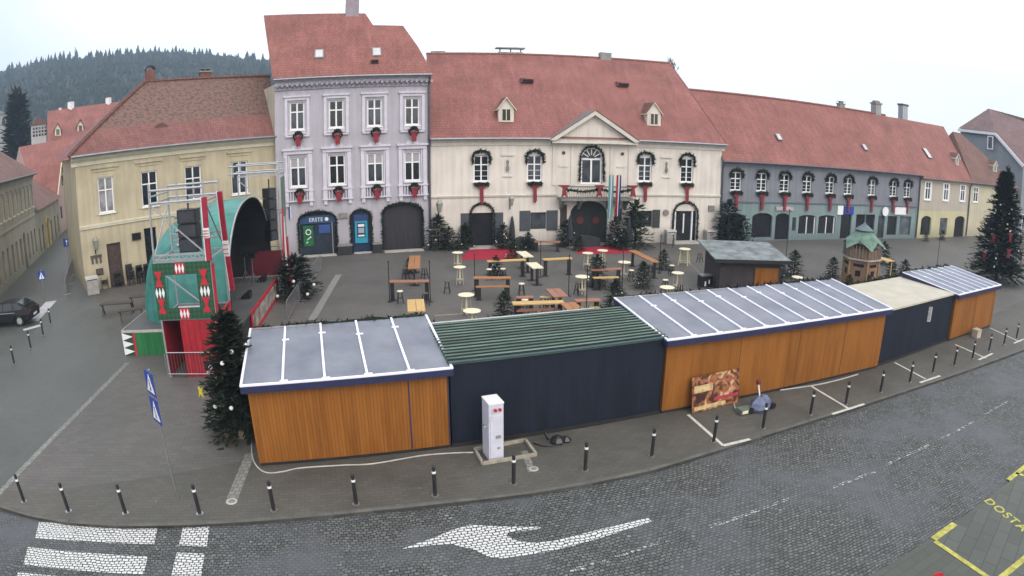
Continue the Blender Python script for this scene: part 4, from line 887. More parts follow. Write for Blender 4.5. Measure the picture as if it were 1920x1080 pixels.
# manhole bits
# ================================================================== STREET ITEMS
def bollard(label,P,rz=0,group='black bollards with pale bands',proto=[None]):
    if proto[0] is None:
        o=thing('bollard',label,'bollard',P,0,group)
        MB().lathe((0,0,0),[(.055,0),(.055,.78),(.045,.86),(.052,.88),(.052,.93),(.03,.95)],12).build('post',M['black'],o)
        MB().lathe((0,0,0),[(.0575,.72),(.0575,.79)],12).build('band',M['signw'],o)
        MB().lathe((0,0,0),[(.11,0),(.11,.015)],12).build('base_plate',M['steel'],o); proto[0]=o; return o
    return dup(proto[0],P,0,label)
bp=((47,940),(130,958),(236,962),(375,963),(514,957),(668,945),(816,929),(963,907),(1097,882),(1222,855),(1338,828),(1430,803),(1519,777),(1585,758),(1650,735),(1705,716),(1748,698),(1788,685),(1822,672),(1853,658),(1881,645),(1904,635))
for k,(u,v) in enumerate(bp):
    bollard(f'black bollard with pale band, {ORD[k]} from the left in the kerbside row',G(u,v))
for k,(u,v) in enumerate(((28,682),(59,653),(82,628),(96,607))): bollard(f'black bollard with pale band, {ORD[k]} nearest in the row beside the car',G(u,v))
# white electric cabinet and its timber frame
rzh=R(17.6)
p=G(938,866); o=thing('electric_cabinet','tall white electric cabinet with red knobs in front of the dark container','cabinet',p,rzh+R(4))
MB().box(-.3,.15,.12,.7,.02,1.85).box(-.26,.11,.1,.12,.1,1.5,0).build('cabinet_body',mat('cabinet_white',(.56,.57,.66,1),.45,.1,2),o)
MB().box(-.31,.16,.1,.72,1.85,1.9).build('cabinet_top',M['signw'],o)
for x in (-.14,.0): MB().lathe((0,0,0),[(.05,0),(.05,.05)],10).build('red_knob',M['redb'],o,loc=(x,.02,1.72)).rotation_euler=(R(90),0,0)
MB().box(-.1,.06,.09,.099,.75,.85).box(-.05,.04,.09,.099,.4,.46).build('label_plate',M['signback'],o)
MB().tube([(-.3,.3,1.1),(-.4,.3,1.1),(-.4,.3,1.2)],.025,6).build('handle',M['steel'],o)
q=[G(*c) for c in ((890,845),(905,872),(1005,855),(985,828))]
mb=MB()
for a,b in zip(q,q[1:]+q[:1]): mb.beam(a+Vector((0,0,.06)),b+Vector((0,0,.06)),.08,.1)
tag(mb.build('timber_frame',mat('old_timber',(.3,.27,.22,1),.8,.3,4)),'low rectangular timber frame on the pavement round the white cabinet','timber frame')
def hose(name,label,pts,r,m,cat='cable',z=.03):
    P=[G(u,v)+Vector((0,0,z)) for u,v in pts]; Q=[]
    for i in range(len(P)-1):
        a,b,c,d=P[max(i-1,0)],P[i],P[i+1],P[min(i+2,len(P)-1)]
        for k in range(6):
            t=k/6; Q.append(.5*((2*b)+(c-a)*t+(2*a-5*b+4*c-d)*t*t+(3*b-a-3*c+d)*t**3))
    Q.append(P[-1]); o=MB().tube(Q,r,6).build(name,m,smooth=True); return tag(o,label,cat)
hose('hose','white hose looping round the corner of the first hut and along its foot',((472,826),(474,858),(484,878),(502,888),(530,886),(565,879),(640,874),(700,871),(790,856),(850,851),(888,850)),.024,M['stonel'])
hose('cable','thin dark cable running from the white cabinet to the black bag',((1000,832),(1020,838),(1045,836),(1060,830)),.02,M['blackp'])
hose('hose','pale hose lying along the foot of the long orange hut',((1462,733),(1490,729),(1530,723),(1570,714),(1608,703)),.03,M['stonel'])
hose('hose','pale hose curled on the ground beside the leaning poster',((1376,758),(1380,768),(1400,770),(1425,766),(1440,760)),.03,M['stonel'])
p=G(1045,830); o=MB().lathe((0,0,0),[(.2,0),(.24,.08),(.16,.2),(.05,.26)],7).lathe((.28,.1,0),[(.16,0),(.18,.06),(.1,.15),(.03,.2)],7).beam((-.28,0,.1),(-.4,.1,.32),.06).build('black_bag',M['blackp'],loc=p); tag(o,'small black bag on the pavement by the dark container','bag')
p=G(1425,768); o=thing('trolley','blue-grey tarp-wrapped trolley with a red handle knob by the orange hut','trolley',p,rzh)
mb=MB(); mb.lathe((0,0,.0),[(.42,.02),(.5,.15),(.42,.35),(.2,.5),(.05,.55)],11); 
for i,v in enumerate(mb.v): mb.v[i]=(v[0]*(1+.2*math.sin(i*2.3)),v[1]*(.7+.15*math.cos(i*1.7)),v[2]*(1+.12*math.sin(i)))
mb.build('tarp_bundle',mat('blue_grey_tarp',(.09,.11,.19,1),.5,.3,5),o)
MB().tube([(0,.1,.4),(-.06,.25,.95)],.03,6).build('handle',M['signw'],o); MB().sphere((-.06,.25,1.0),.1,7).build('handle_knob',mat('dark_red',(.12,.02,.02,1)),o)
for x in (-.55,.5): MB().lathe((0,0,0),[(.12,0),(.12,.08)],12).build('wheel',M['blackp'],o,loc=(x,-.1,.12)).rotation_euler=(R(90),0,0)
MB().box(-1.0,-.4,-.15,.2,.03,.2).box(-.95,-.7,-.16,-.151,.06,.17,1).build('tray',[mat('grey_green_tray',(.12,.15,.12,1)),M['ivory']],o)
# leaning poster
a=G(1297,776); b=G(1384,754); rzp=math.atan2((b-a).y,(b-a).x); W=(b-a).length
o=thing('poster_board','large food poster board leaning against the long orange hut','poster',a,rzp)
pm,n_,l_,bs=nm('food_poster_print'); tc=n_.new('ShaderNodeTexCoord'); tx=n_.new('ShaderNodeTexNoise'); tx.inputs['Scale'].default_value=2.6; tx.inputs['Detail'].default_value=5; tx.inputs['Distortion'].default_value=1.2; l_.new(tc.outputs['Object'],tx.inputs['Vector'])
cr=n_.new('ShaderNodeValToRGB'); e=cr.color_ramp.elements; e[0].position=.38; e[0].color=(.04,.012,.01,1); e[1].position=.66; e[1].color=(.5,.38,.2,1)
for ps,c in ((.46,(.12,.04,.02,1)),(.53,(.3,.15,.05,1)),(.58,(.28,.03,.03,1))): x=e.new(ps); x.color=c
l_.new(tx.outputs[0],cr.inputs[0]); l_.new(cr.outputs[0],bs.inputs['Base Color']); bs.inputs['Roughness'].default_value=.35
T=Matrix.Rotation(R(-9),4,'X')
MB().box(0,W,-.02,.02,.02,1.3,0,T).build('board',[pm],o)
MB().box(.08,W*.42,-.032,-.021,.72,.98,0,T).box(.1,W*.7,-.032,-.021,.08,.22,0,T).build('pale_caption_shapes',mat('poster_cream',(.5,.36,.18,1),.4,.4,6),o)
MB().box(W*.45,W*.98,-.032,-.021,.3,.42,0,T).build('red_print_shape',mat('poster_red',(.35,.04,.06,1),.4,.4,6),o)
# signs
def signpost(name,label,P,rz,h,plates,cat='traffic sign',lean=0,gray=False):
    o=thing(name,label,cat,P,rz)
    MB().tube([(0,0,0),(0,0,h)],.03,10).build('pole',M['steel'],o)
    for (z,w,hh,sty) in plates:
        pl=MB().box(-w/2,w/2,-.05,-.032,z,z+hh).build('sign_plate',M['signback'] if sty=='back' else M['blue'],o)
        if sty=='ped':
            MB().prism([(-w*.4,z+hh*.12),(0,z+hh*.9),(w*.4,z+hh*.12)],-.058,-.0505).build('sign_triangle',M['signw'],pl)
            f=MB().lathe((0,0,0),[(.03,0),(.03,.004)],8); f=MB().beam((-.02,-.061,z+hh*.2),(.02,-.061,z+hh*.4),.03,.004).beam((.05,-.061,z+hh*.2),(.01,-.061,z+hh*.4),.03,.004).beam((0,-.061,z+hh*.38),(0,-.061,z+hh*.58),.045,.004).beam((0,-.061,z+hh*.6),(0,-.061,z+hh*.66),.05,.004); f.build('sign_figure',M['black'],pl)
        if sty=='arrow': MB().prism([(-.03,z+hh*.15),(-.03,z+hh*.6),(-w*.2,z+hh*.55),(0,z+hh*.88),(w*.2,z+hh*.55),(.03,z+hh*.6),(.03,z+hh*.15)],-.058,-.0505).build('sign_arrow',M['signw'],pl)
        if sty=='back': MB().box(-w/2+.08,w/2-.08,-.06,-.051,z+hh*.3,z+hh*.36).box(-w/2+.08,w/2-.08,-.06,-.051,z+hh*.64,z+hh*.7).build('bracket',M['steel'],pl); MB().box(-w/2,w/2,-.052,-.03,z,z+.02).box(-w/2,-w/2+.02,-.055,-.03,z,z+hh).box(w/2-.02,w/2,-.055,-.03,z,z+hh).build('sign_rim',M['signw'],pl)
    return o
o=signpost('crossing_sign','tall leaning post with two blue pedestrian crossing signs near the zebra crossing',G(335,937),R(-36),3.95,((3.25,.62,.65,'ped'),(2.45,.6,.7,'ped')))
signpost('parking_sign','grey post with the back of a rectangular sign before the second dark container',G(1727,656),R(-12),2.3,((1.5,.42,.75,'back'),))
signpost('lane_sign','blue square sign with white figure on a short post in the side street lane',G(85,560),R(35),2.1,((1.35,.55,.62,'ped'),))
signpost('one_way_sign','blue sign with white arrow at the corner of the yellow building',G(131,500),R(30),2.6,((1.8,.65,.7,'arrow'),))
# red round sign at the lower edge
P=G(1722,1140,ZR+.05); o=thing('no_entry_sign','red round no entry sign at the bottom edge right of the road','traffic sign',P,R(10)); top=AT(1722,1075,math.hypot(P.x,P.y)).z+.1
MB().tube([(0,0,0),(0,0,top-.05)],.035,8).build('pole',M['steel'],o); sp_=MB().lathe((0,0,0),[(.42,0),(.42,.02)],28).build('sign_plate',M['redb'],o,loc=(0,-.04,top-.3)); sp_.rotation_euler=(R(90),0,0)
MB().box(-.3,.3,-.075,-.066,top-.37,top-.23).build('sign_bar',M['signw'],o)
# bins
def bin_(label,P,rz,w=.75,h=1.0,m=None):
    o=thing('litter_bin',label,'litter bin',P,rz); m=m or mat('bin_grey',(.3,.29,.28,1),.7,.2,3)
    MB().box(-w/2,w/2,-w*.35,w*.35,.04,h*.82).build('bin_body',m,o); MB().box(-w/2-.03,w/2+.03,-w*.38,w*.38,h*.88,h).box(-w/2,-w/2+.05,-w*.35,w*.35,h*.821,h*.879).box(w/2-.05,w/2,-w*.35,w*.35,h*.821,h*.879).build('bin_lid',mat('bin_lid',(.5,.49,.46,1),.6),o); MB().box(-w/2+.06,w/2-.06,-w*.3,w*.3,h*.821,h*.878).build('bin_slot',M['dark'],o); return o
bin_('grey square litter bin at the corner of the yellow building',G(176,552),R(46),.9,1.25)
bin_('grey litter bin left of the right-hand town hall door',G(1256,457),TH[1],.85,1.2); bin_('grey litter bin right of the right-hand town hall door',G(1331,455),TH[1],1.0,1.15)
o=MB().box(-.25,.25,-.2,.2,.0,.42).box(-.27,.27,-.22,.22,.421,.47).build('carton',mat('beige_carton',(.42,.36,.29,1),.8,.15),loc=G(1829,632)+Vector((0,0,.0)),rz=rzh); tag(o,'beige box standing at the foot of the last orange hut','box')
# ================================================================== HUTS
M['orange']=boards('orange_stained_boards',(.2,.075,.015,1),(.31,.122,.026,1),.105,dark=.5,rough=.42)
M['orange2']=boards('orange_smooth_boards',(.2,.077,.016,1),(.29,.115,.024,1),1.4,dark=.12,rough=.42)
M['navy']=mat('navy_fascia',(.018,.022,.07,1),.45,.2,3); M['navyw']=boards('navy_cladding',(.01,.0135,.025,1),(.013,.018,.031,1),1.2,dark=.1,rough=.6)
M['panel']=mat('roof_panel_grey',(.155,.175,.225,1),.42,.2,.8,c2=(.21,.228,.275,1)); M['batten']=mat('white_batten',(.8,.8,.92,1),.4,.03)
def hut(label,A,B,D,zf,zb,n,wm,seams=(),door=(),roofm='panel',name='market_hut',bright=1):
    A=Vector(A);B=Vector(B); rz=math.atan2((B-A).y,(B-A).x); L=(B-A).length; o=thing(name,label,'market hut',(A.x,A.y,0),rz,'market huts in a row along the pavement')
    y1=D-.25; zw=lambda y:zf-.08+(zb-zf)*(y+.25)/D
    mb=MB()
    mb.prism([(0,.12),(y1,.12),(y1,zw(y1)-.06),(0,zw(0)-.06)],0.02,L-.02,plane='yz'); mb.build('wall',M[wm],o)
    MB().box(.06,L-.06,.04,y1-.05,0,.12).build('plinth',M['black'],o)
    for s in seams: MB().box(s-.03,s+.03,-.03,-.001,.14,zf-.2).build('wall_batten',mat('pale_orange_batten',(.5,.24,.06,1),.5),o)
    T=Matrix(((1,0,0,0),(0,1,0,-.25),(0,(zb-zf)/D,1,zf),(0,0,0,1)))
    x0,x1=-.12,L+.08
    rf=MB().box(x0,x1,0,D,-.06,0,0,T).build('roof',M[roofm],o)
    MB().box(x0,x1,-.03,-.002,-.2,.0,0,T).box(x0,x1,D+.002,D+.03,-.2,0,0,T).box(x0-.03,x0-.002,-.03,D+.03,-.2,.0,0,T).box(x1+.002,x1+.03,-.03,D+.03,-.2,0,0,T).build('fascia',M['navy'],o)
    bt=MB(); w=.035
    for k in range(n+1):
        x=x0+(x1-x0)*k/n; bt.box(x-w,x+w,0,D,.002,.05,0,T)
        if 0<k<n:
            for yy in ((.12,D*.72) if k%2 else (.1,D*.8)): bt.box(x+w,x+w+.12,yy,yy+.07,.01,.04,0,T).box(x-w-.05,x-w,yy,yy+.07,.01,.04,0,T)
    xs=[x0+(x1-x0)*k/n for k in range(n+1)]
    for a,b in zip(xs,xs[1:]): bt.box(a+w,b-w,0,.07,.002,.05,0,T)
    bt.build('roof_batten',M['batten'],rf)
    fb=MB()
    for a,b in list(zip(xs,xs[1:]))[:max(1,n//2)]: fb.box(a+w,b-w,D-.05,D,.002,.045,0,T)
    fb.build('rear_batten',M['signback'],rf)
    return o,L,rz
H1,Lh,_=hut('orange timber hut with five-bay blue-grey roof, nearest to the camera on the left',(-7.51,15.55),(-1.86,17.35),4.15,2.72,3.12,5,'orange')
MB().box(4.72,4.76,-.012,-.001,.15,2.4).box(5.9,5.94,-.012,-.001,.15,2.5).build('corner_trim',M['navy'],H1)
H2,Lh,_=hut('long orange timber hut with eleven-bay blue-grey roof in the middle of the row',(5.16,19.68),(16.28,23.1),4.15,2.78,3.15,11,'orange2')
MB().box(3.2,3.22,-.012,-.001,.15,2.5).box(6.2,6.23,-.014,-.001,.15,2.5).box(8.9,8.94,-.014,-.001,.15,2.5).build('board_joint',mat('joint_dark',(.15,.06,.02,1)),H2)
H3,Lh,_=hut('small orange timber hut with blue-grey roof at the right end of the row',(23.24,26.15),(28.8,28.37),4.1,2.6,2.9,7,'orange2')
MB().box(2.9,2.93,-.012,-.001,.15,2.4).build('board_joint',mat('joint_dark',(.15,.06,.02,1)),H3)
# cladded container bars
M['corr']=mat('green_corrugated_sheet',(.008,.07,.052,1),.4,.5,.9,c2=(.13,.22,.17,1),stretch=(.5,2.2,1))
def container(label,A,B,D,zf,zb,roof):
    A=Vector(A);B=Vector(B); rz=math.atan2((B-A).y,(B-A).x); L=(B-A).length; o=thing('container_bar',label,'container',(A.x,A.y,0),rz)
    MB().box(.03,L-.03,.02,D,.03,zf-.06).build('wall',M['navyw'],o); MB().box(.0,L,-.03,.015,.02,.14).build('plinth',M['black'],o)
    mb=MB(); sl=(zb-zf)/D
    if roof=='corr':
        n=13; prof=[]
        for k in range(n): 
            y=D*k/n; dy=D/n; z=zf+sl*y
            prof+=[(y,z-.06),(y+dy*.4,z-.06),(y+dy*.43,z+.03),(y+dy*.95,z+.03)]
        prof+=[(D,zb-.035),(D,zb-.12),(0,zf-.12)]
        mb.prism(prof,-.02,L+.02,plane='yz')
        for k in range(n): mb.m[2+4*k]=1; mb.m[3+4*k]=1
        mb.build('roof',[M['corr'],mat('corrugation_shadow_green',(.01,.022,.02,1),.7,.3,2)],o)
        MB().tube([(-.02,-.05,zf-.02),(L*.5,-.05,zf-.03),(L+.02,-.05,zf-.02)],.04,6).build('roof_edge',mat('teal_edge',(.05,.09,.1,1)),o)
        MB().tube([(0,D+.03,zb+.03),(L*.84,D+.03,zb+.03)],.035,6).build('rear_rail',M['signback'],o)
    else:
        mb.box(-.02,L+.02,-.05,D,zf-.06,zf+.02); mb.build('roof',mat('cream_membrane',(.46,.43,.35,1),.5,.12,1.2),o)
    return o
container('dark navy container bar with green corrugated roof between the first two orange huts',(-1.83,17.4),(5.12,19.72),3.15,2.86,3.02,'corr')
container('dark navy container bar with flat cream roof near the right end of the row',(16.32,23.25),(23.2,26.25),3.9,2.62,2.75,'flat')
# stall in the square
o=thing('square_stall','low brown stall with pale sloping roof standing in the middle of the square','stall',(12.4,36.2,0),R(-2))
MB().box(.2,4.3,.2,3.9,0,2.0).build('wall',mat('dark_brown_wall',(.04,.032,.035,1),.8,.3),o); MB().box(2.5,4.1,.12,.19,.2,1.6).build('counter_panel',M['orange2'],o)
T=Matrix(((1,0,0,0),(0,1,0,0),(0,.08,1,2.1),(0,0,0,1)))
MB().box(-.3,4.8,-.3,4.3,0,.08,0,T).build('roof',mat('old_sheet_roof',(.1,.125,.13,1),.45,.5,1.5,c2=(.25,.3,.31,1)),o); MB().box(-.32,4.82,-.36,-.301,-.12,.1,0,T).build('fascia',M['black'],o)
# octagonal kiosk
p=Vector((24.0,38.2,0)); K=thing('kiosk','small wooden octagonal kiosk with green copper roof and spire','kiosk',p,R(20))
def ngon(r,n,z,ph=0): return [(r*math.cos(2*math.pi*k/n+ph),r*math.sin(2*math.pi*k/n+ph),z) for k in range(n)]
w6=mat('kiosk_wood',(.24,.14,.085,1),.6,.25,4); wp=mat('kiosk_panel',(.3,.2,.1,1),.6,.3,6)
a0,a1=ngon(1.3,6,0),ngon(1.3,6,2.75); mb=MB()
for k in range(6): j=(k+1)%6; mb.q(a0[k],a0[j],a1[j],a1[k])
mb.build('wall',w6,K)
mb=MB()
for k in range(6): mb.tube([Vector(a0[k])*1.03,Vector((a1[k][0]*1.03,a1[k][1]*1.03,2.85))],.07,6)
mb.build('corner_post',wp,K)
mb=MB()
for k in range(6):
    j=(k+1)%6; a=Vector(a0[k]);b=Vector(a0[j]); n=(a+b)/2; n.z=0; n.normalize()
    for (t0,t1,z0,z1) in ((.2,.8,1.55,1.75),(.35,.65,.9,1.3)): 
        p0=a.lerp(b,t0)+n*.03; p1=a.lerp(b,t1)+n*.03; mb.q((p0.x,p0.y,z0),(p1.x,p1.y,z0),(p1.x,p1.y,z1),(p0.x,p0.y,z1))
mb.build('wall_opening',M['dark'],K)
mb=MB(); 
for k in range(6): j=(k+1)%6; a=Vector(a1[k])*1.12;b=Vector(a1[j])*1.12; a.z=b.z=2.05; mb.beam(a,b,.12,.1)
mb.build('ledge',M['stonel'],K)
mb=MB()
for k in range(36):
    a=2*math.pi*k/36; mb.beam((1.42*math.cos(a),1.42*math.sin(a),2.15),(1.42*math.cos(a),1.42*math.sin(a),3.0),.05)
mb.build('lattice',mat('grey_lattice',(.2,.19,.16,1)),K)
mb=MB(); e=[]; 
for k in range(12):
    a=2*math.pi*k/12; r=1.9 if k%2==0 else 1.35; e.append((r*math.cos(a),r*math.sin(a),2.75 if k%2==0 else 3.3))
t=[(.45*math.cos(2*math.pi*k/12),.45*math.sin(2*math.pi*k/12),3.95) for k in range(12)]
for k in range(12): j=(k+1)%12; mb.q(e[k],e[j],t[j],t[k])
mb.q(*t); mb.q(*e[::-1]); rr=mb.build('roof',mat('green_copper',(.06,.14,.1,1),.6,.3,2,c2=(.16,.26,.21,1)),K)
MB().lathe((0,0,3.96),[(.7,0),(.45,.18),(.2,.35),(.06,.5),(.04,1.1)],12).build('spire',mat('dark_copper',(.1,.14,.15,1),.5,.3),rr)
MB().box(1.1,2.1,-1.5,.1,1.95,2.03).box(1.95,2.02,-1.4,-1.33,0,1.95).build('side_shelf',M['woody'],K)
# ================================================================== STAGE
SO=Vector((-18.2,24.2,0)); SR=R(10.5)
def sp3(x,y,z=0): return Vector((SO.x+x*math.cos(SR)-y*math.sin(SR),SO.y+x*math.sin(SR)+y*math.cos(SR),z))
stg=thing('stage','low concert stage deck with green slatted skirt and red trimmed banner','stage',SO,SR)
MB().box(0,6.15,0,10,1.08,1.2).build('deck',mat('stage_deck',(.085,.085,.088,1),.6,.2,1.5),stg)
mb=MB()
for x in (.3,3,5.8):
    for y in (.3,3.5,6.7,9.7): mb.box(x-.05,x+.05,y-.05,y+.05,0,1.08)
mb.build('deck_frame',M['steel'],stg)
MB().box(-.03,6.18,-.04,-.003,1.1,1.22).box(-.04,-.003,-.04,10,1.1,1.22).build('deck_edge',M['stonel'],stg)
MB().box(.72,3.4,-.08,-.045,0,1.1).build('skirt',boards('green_slats',(.02,.14,.05,1),(.035,.2,.075,1),.14,dark=.8),stg)
MB().box(.0,.6,-.08,-.045,0,1.1).box(.6,.72,-.1,-.045,0,1.1,1).build('skirt_panel',[mat('dark_green_board',(.012,.05,.03,1)),M['redb']],stg)
mb=MB()
for k in range(3): z=.02+k*.36; mb.prism([(.0,z),(.58,z+.18),(.0,z+.36)],-.1,-.081)
mb.build('zigzag_trim',M['signw'],stg)
MB().box(6.15,6.2,2.4,10,.05,1.2).box(6.2,6.24,2.5,9.6,.0,.12).box(6.2,6.24,2.5,9.6,1.08,1.2).build('front_banner',M['redb'],stg)
MB().box(6.205,6.225,2.6,9.5,.2,1.0).build('banner_print',mat('banner_cream',(.06,.04,.04,1),.6,.1,2.2,c2=(.5,.44,.38,1),det=5),stg)
MB().box(.2,6.0,.25,9.8,.0,.04).box(6.05,6.12,.1,9.9,.05,1.07).build('under_cloth',M['blackp'],stg)
# tarpaulin dome
D0=thing('stage_canopy','teal green tarpaulin dome with black lining over the stage','canopy',SO,SR)
ST=[(.25,1.7,1.1,5.2),(.4,2.7,2.2,5.2),(.8,3.45,3.2,5.2),(1.5,4.15,4.1,5.2),(2.5,4.7,4.75,5.25),(3.6,5.05,5.1,5.3),(4.8,5.25,5.2,5.35),(5.75,5.35,5.2,5.4)]
def dome(sc,jit):
    mb=MB(); n=28; g=[]
    for x,b,h,c in ST:
        row=[]
        for k in range(n+1):
            a=math.pi*k/n; rp=1+jit*math.sin(a*18)*.004
            row.append((x+(1-sc)*3,c-b*sc*rp*math.copysign(abs(math.cos(a))**.85,math.cos(a)),1.2+h*sc*rp*math.sin(a)**.85+jit*.05*noise.noise(Vector((x*1.5,a*3,0)))))
        g.append(row)
    for i in range(len(g)-1):
        for k in range(n): mb.q(g[i][k],g[i][k+1],g[i+1][k+1],g[i+1][k])
    mb.q(*g[0]); return mb
dome(1,1).build('tarpaulin',mat('teal_tarpaulin',(.03,.17,.15,1),.4,.22,.9,c2=(.055,.27,.235,1),bump=.6,bscale=2.5),D0,smooth=True,fix=False)
dome(.975,0).build('black_lining',M['blackp'],D0,fix=False)
x,b,h,c=ST[-1]; pts=[(x+.03,c-b*math.copysign(abs(math.cos(math.pi*k/30))**.85,math.cos(math.pi*k/30)),1.2+h*math.sin(math.pi*k/30)**.85) for k in range(31)]
MB().tube(pts,.045,6).build('arch_rib',M['alu'],D0)
for k in (4,2):
    x,b,h,c=ST[k]; MB().tube([(x,c-b*1.008*math.copysign(abs(math.cos(math.pi*j/24))**.85,math.cos(math.pi*j/24)),1.2+h*1.008*math.sin(math.pi*j/24)**.85) for j in range(25)],.02,5).build('seam_rope',mat('teal_seam',(.04,.2,.17,1)),D0)
# tower A (near the camera)
def truss(mb,a,b,w=.28,n=6,r=.035,up=Vector((0,0,1))):
    a=Vector(a);b=Vector(b); o=up*w/2
    mb.beam(a+o,b+o,r*2).beam(a-o,b-o,r*2)
    for k in range(n):
        p=a.lerp(b,k/n); q=a.lerp(b,(k+1)/n); mb.beam(p-o,p.lerp(q,.5)+o,r).beam(p.lerp(q,.5)+o,q-o,r)
TA_=thing('scaffold_tower','decorated scaffold tower with red booth, diamond frame and truss top, nearest the camera','scaffold tower',SO,SR)
X0,X1,Y0,Y1=3.45,5.95,-2.86,-.55
mb=MB()
for x in (X0,X1):
    for y in (Y0,Y1): mb.beam((x,y,0),(x,y,7.2),.07)
for z in (2.5,4.9,7.2):
    for a,b in (((X0,Y0,z),(X1,Y0,z)),((X1,Y0,z),(X1,Y1,z)),((X1,Y1,z),(X0,Y1,z)),((X0,Y1,z),(X0,Y0,z))): mb.beam(a,b,.07)
mb.beam((X0,Y0,7.2),(X1,Y0,5.0),.05).beam((X0,Y0,4.7),(X1,Y0,2.7),.05).beam((X0,Y1,5),(X1,Y1,7.2),.05).beam((X1,Y0,7.1),(X1,Y1,5),.05).beam((X0,Y0,5),(X0,Y1,7.1),.05)
mb.build('tube_frame',M['alu'],TA_)
mb=MB(); 
for z in (7.25,7.75): mb.tube([(X0,Y0,z),(X1-.1,Y0,z)],.05,8).tube([(X0,Y1,z),(X1-.1,Y1,z)],.05,8)
truss(mb,(X0,Y0,5.05),(X1,Y0,5.05),.2,7); truss(mb,(X0,Y1+.05,5.5),(X1,Y1+.05,5.5),.25,7)
for x in (X0,(X0+X1)/2,X1-.1): mb.beam((x,Y0,7.2),(x,Y0,8.0),.06).beam((x,Y1,7.2),(x,Y1,7.9),.06)
mb.tube([(X0,Y0,7.5),(X0,Y1,7.5)],.04,6); mb.tube([(X0+.8,Y0+.2,2.9),(X0+2.1,Y0+.2,2.9)],.09,8); mb.build('guard_rail',M['alu'],TA_)
red=MB(); red.box(X0,X0+.04,Y0,Y1,0,2.45).box(X0+.85,X1,Y0-.03,Y0,0,2.45).box(X1-.04,X1,Y0+.01,Y1,0,2.45).box(X0,X1,Y1,Y1+.03,0,2.45)
for k in range(9): x=X0+.9+k*.27; red.tube([(x,Y0-.03,.02),(x+.03,Y0-.04,1.2),(x,Y0-.03,2.4)],.035,6)
red.build('red_curtain',M['red'],TA_); MB().box(X0+.05,X1-.05,Y0+.05,Y1-.05,2.42,2.47).build('booth_roof',M['black'],TA_)
chk=checker('green_check_cloth',(.012,.09,.035,1),(.02,.045,.03,1),7)
f=MB(); yf=Y0-.08
f.box(X0-.1,X1,yf,yf+.05,2.5,2.98).box(X0-.1,X1,yf,yf+.05,4.35,4.83).box(X0-.1,X0+.42,yf,yf+.05,2.981,4.349).box(X1-.62,X1,yf,yf+.05,2.981,4.349)
f=f.build('diamond_frame',chk,TA_)
rd,wh=MB(),MB(); y2,y3=yf-.012,yf-.024
def hour(cx,cz,w,h): rd.prism([(cx-w/2,cz-h/2),(cx+w/2,cz-h/2),(cx+w*.12,cz),(cx+w/2,cz+h/2),(cx-w/2,cz+h/2),(cx-w*.12,cz)],y2,yf-.001)
def dia(cx,cz,w,h,mbx): mbx.prism([(cx,cz-h/2),(cx+w/2,cz),(cx,cz+h/2),(cx-w/2,cz)],y3,y2-.001)
for cx in (X0+.14,X1-.32):
    hour(cx,4.2,.36,.62); hour(cx,3.08,.36,.62)
    for d_ in (-.15,0,.15): dia(cx+d_,3.63,.13,.46,wh)
for cz in (2.74,4.6):
    cx=(X0+X1)/2-.1; rd.box(cx-.22,cx+.22,y2,yf-.001,cz-.22,cz+.22)
    for d_ in (-.15,0,.15): dia(cx+d_,cz,.12,.4,wh)
rd.build('red_motif',M['redb'],f); wh.build('white_diamond',M['signw'],f)
MB().box(X1+.02,X1+.07,Y0,Y0+.32,2.2,4.7).box(X1+.02,X1+.07,Y0+.32,Y1,2.2,2.6).build('red_side_board',M['redb'],TA_)
M['redd']=mat('faded_red_board',(.3,.012,.035,1),.6,.2,3)
def mast(label,a,b,w=.3):
    a=Vector(a);b=Vector(b); o=thing('striped_mast',label,'mast')
    for k,(t0,t1,c) in enumerate(((0,.36,'redd'),(.361,.52,'signw'),(.521,1,'redd'))): MB().beam(a.lerp(b,t0),a.lerp(b,t1),w,.12).build('mast_section',M[c],o)
    d=(b-a); rt=Vector((math.cos(SR),math.sin(SR),0)); mb=MB()
    for k in range(3): c=a.lerp(b,.39+.045*k); mb.beam(c-rt*.12-Vector((0,.08,0)),c+rt*.12-Vector((0,.08,0)),.05,.02)
    mb.build('mast_motif',M['redb'],o); MB().beam(a-rt*(w/2+.02),b-rt*(w/2+.02),.03,.13).build('white_edge',M['signw'],o)
    return o
mast('red and white mast at the front corner of the scaffold tower',sp3(5.95,-2.95,4.85),sp3(5.92,-2.95,7.35),.2)
mast('taller red and white mast leaning behind the scaffold tower',sp3(6.12,-.35,3.0),sp3(6.15,-1.4,7.4),.2)
def speaker(label,P,w,n,hh,rz,dp=.6,lamps=True):
    o=thing('speaker_stack',label,'loudspeaker',P,rz)
    for k in range(n):
        c=MB().box(-w/2,w/2,-dp/2,dp/2,k*hh,k*hh+hh-.03).build('speaker_box',M['blackp'],o)
        MB().box(-w/2+.06,w/2-.06,-dp/2-.02,-dp/2-.001,k*hh+.05,k*hh+hh-.08).build('speaker_grille',mat('speaker_grille',(.03,.035,.045,1),.6,.3,8),o)
        if lamps: MB().sphere((-w/2-.08,-dp/2+.1,k*hh+hh*.5),.09,7).build('spot_lamp',M['alu'],o)
    MB().beam((0,0,n*hh-.03),(0,0,n*hh+.5),.06).build('hanging_bar',M['black'],o)
    return o
speaker('tall black loudspeaker stack hung in the near scaffold tower',sp3(4.95,-2.2,5.15),.85,3,.58,SR)
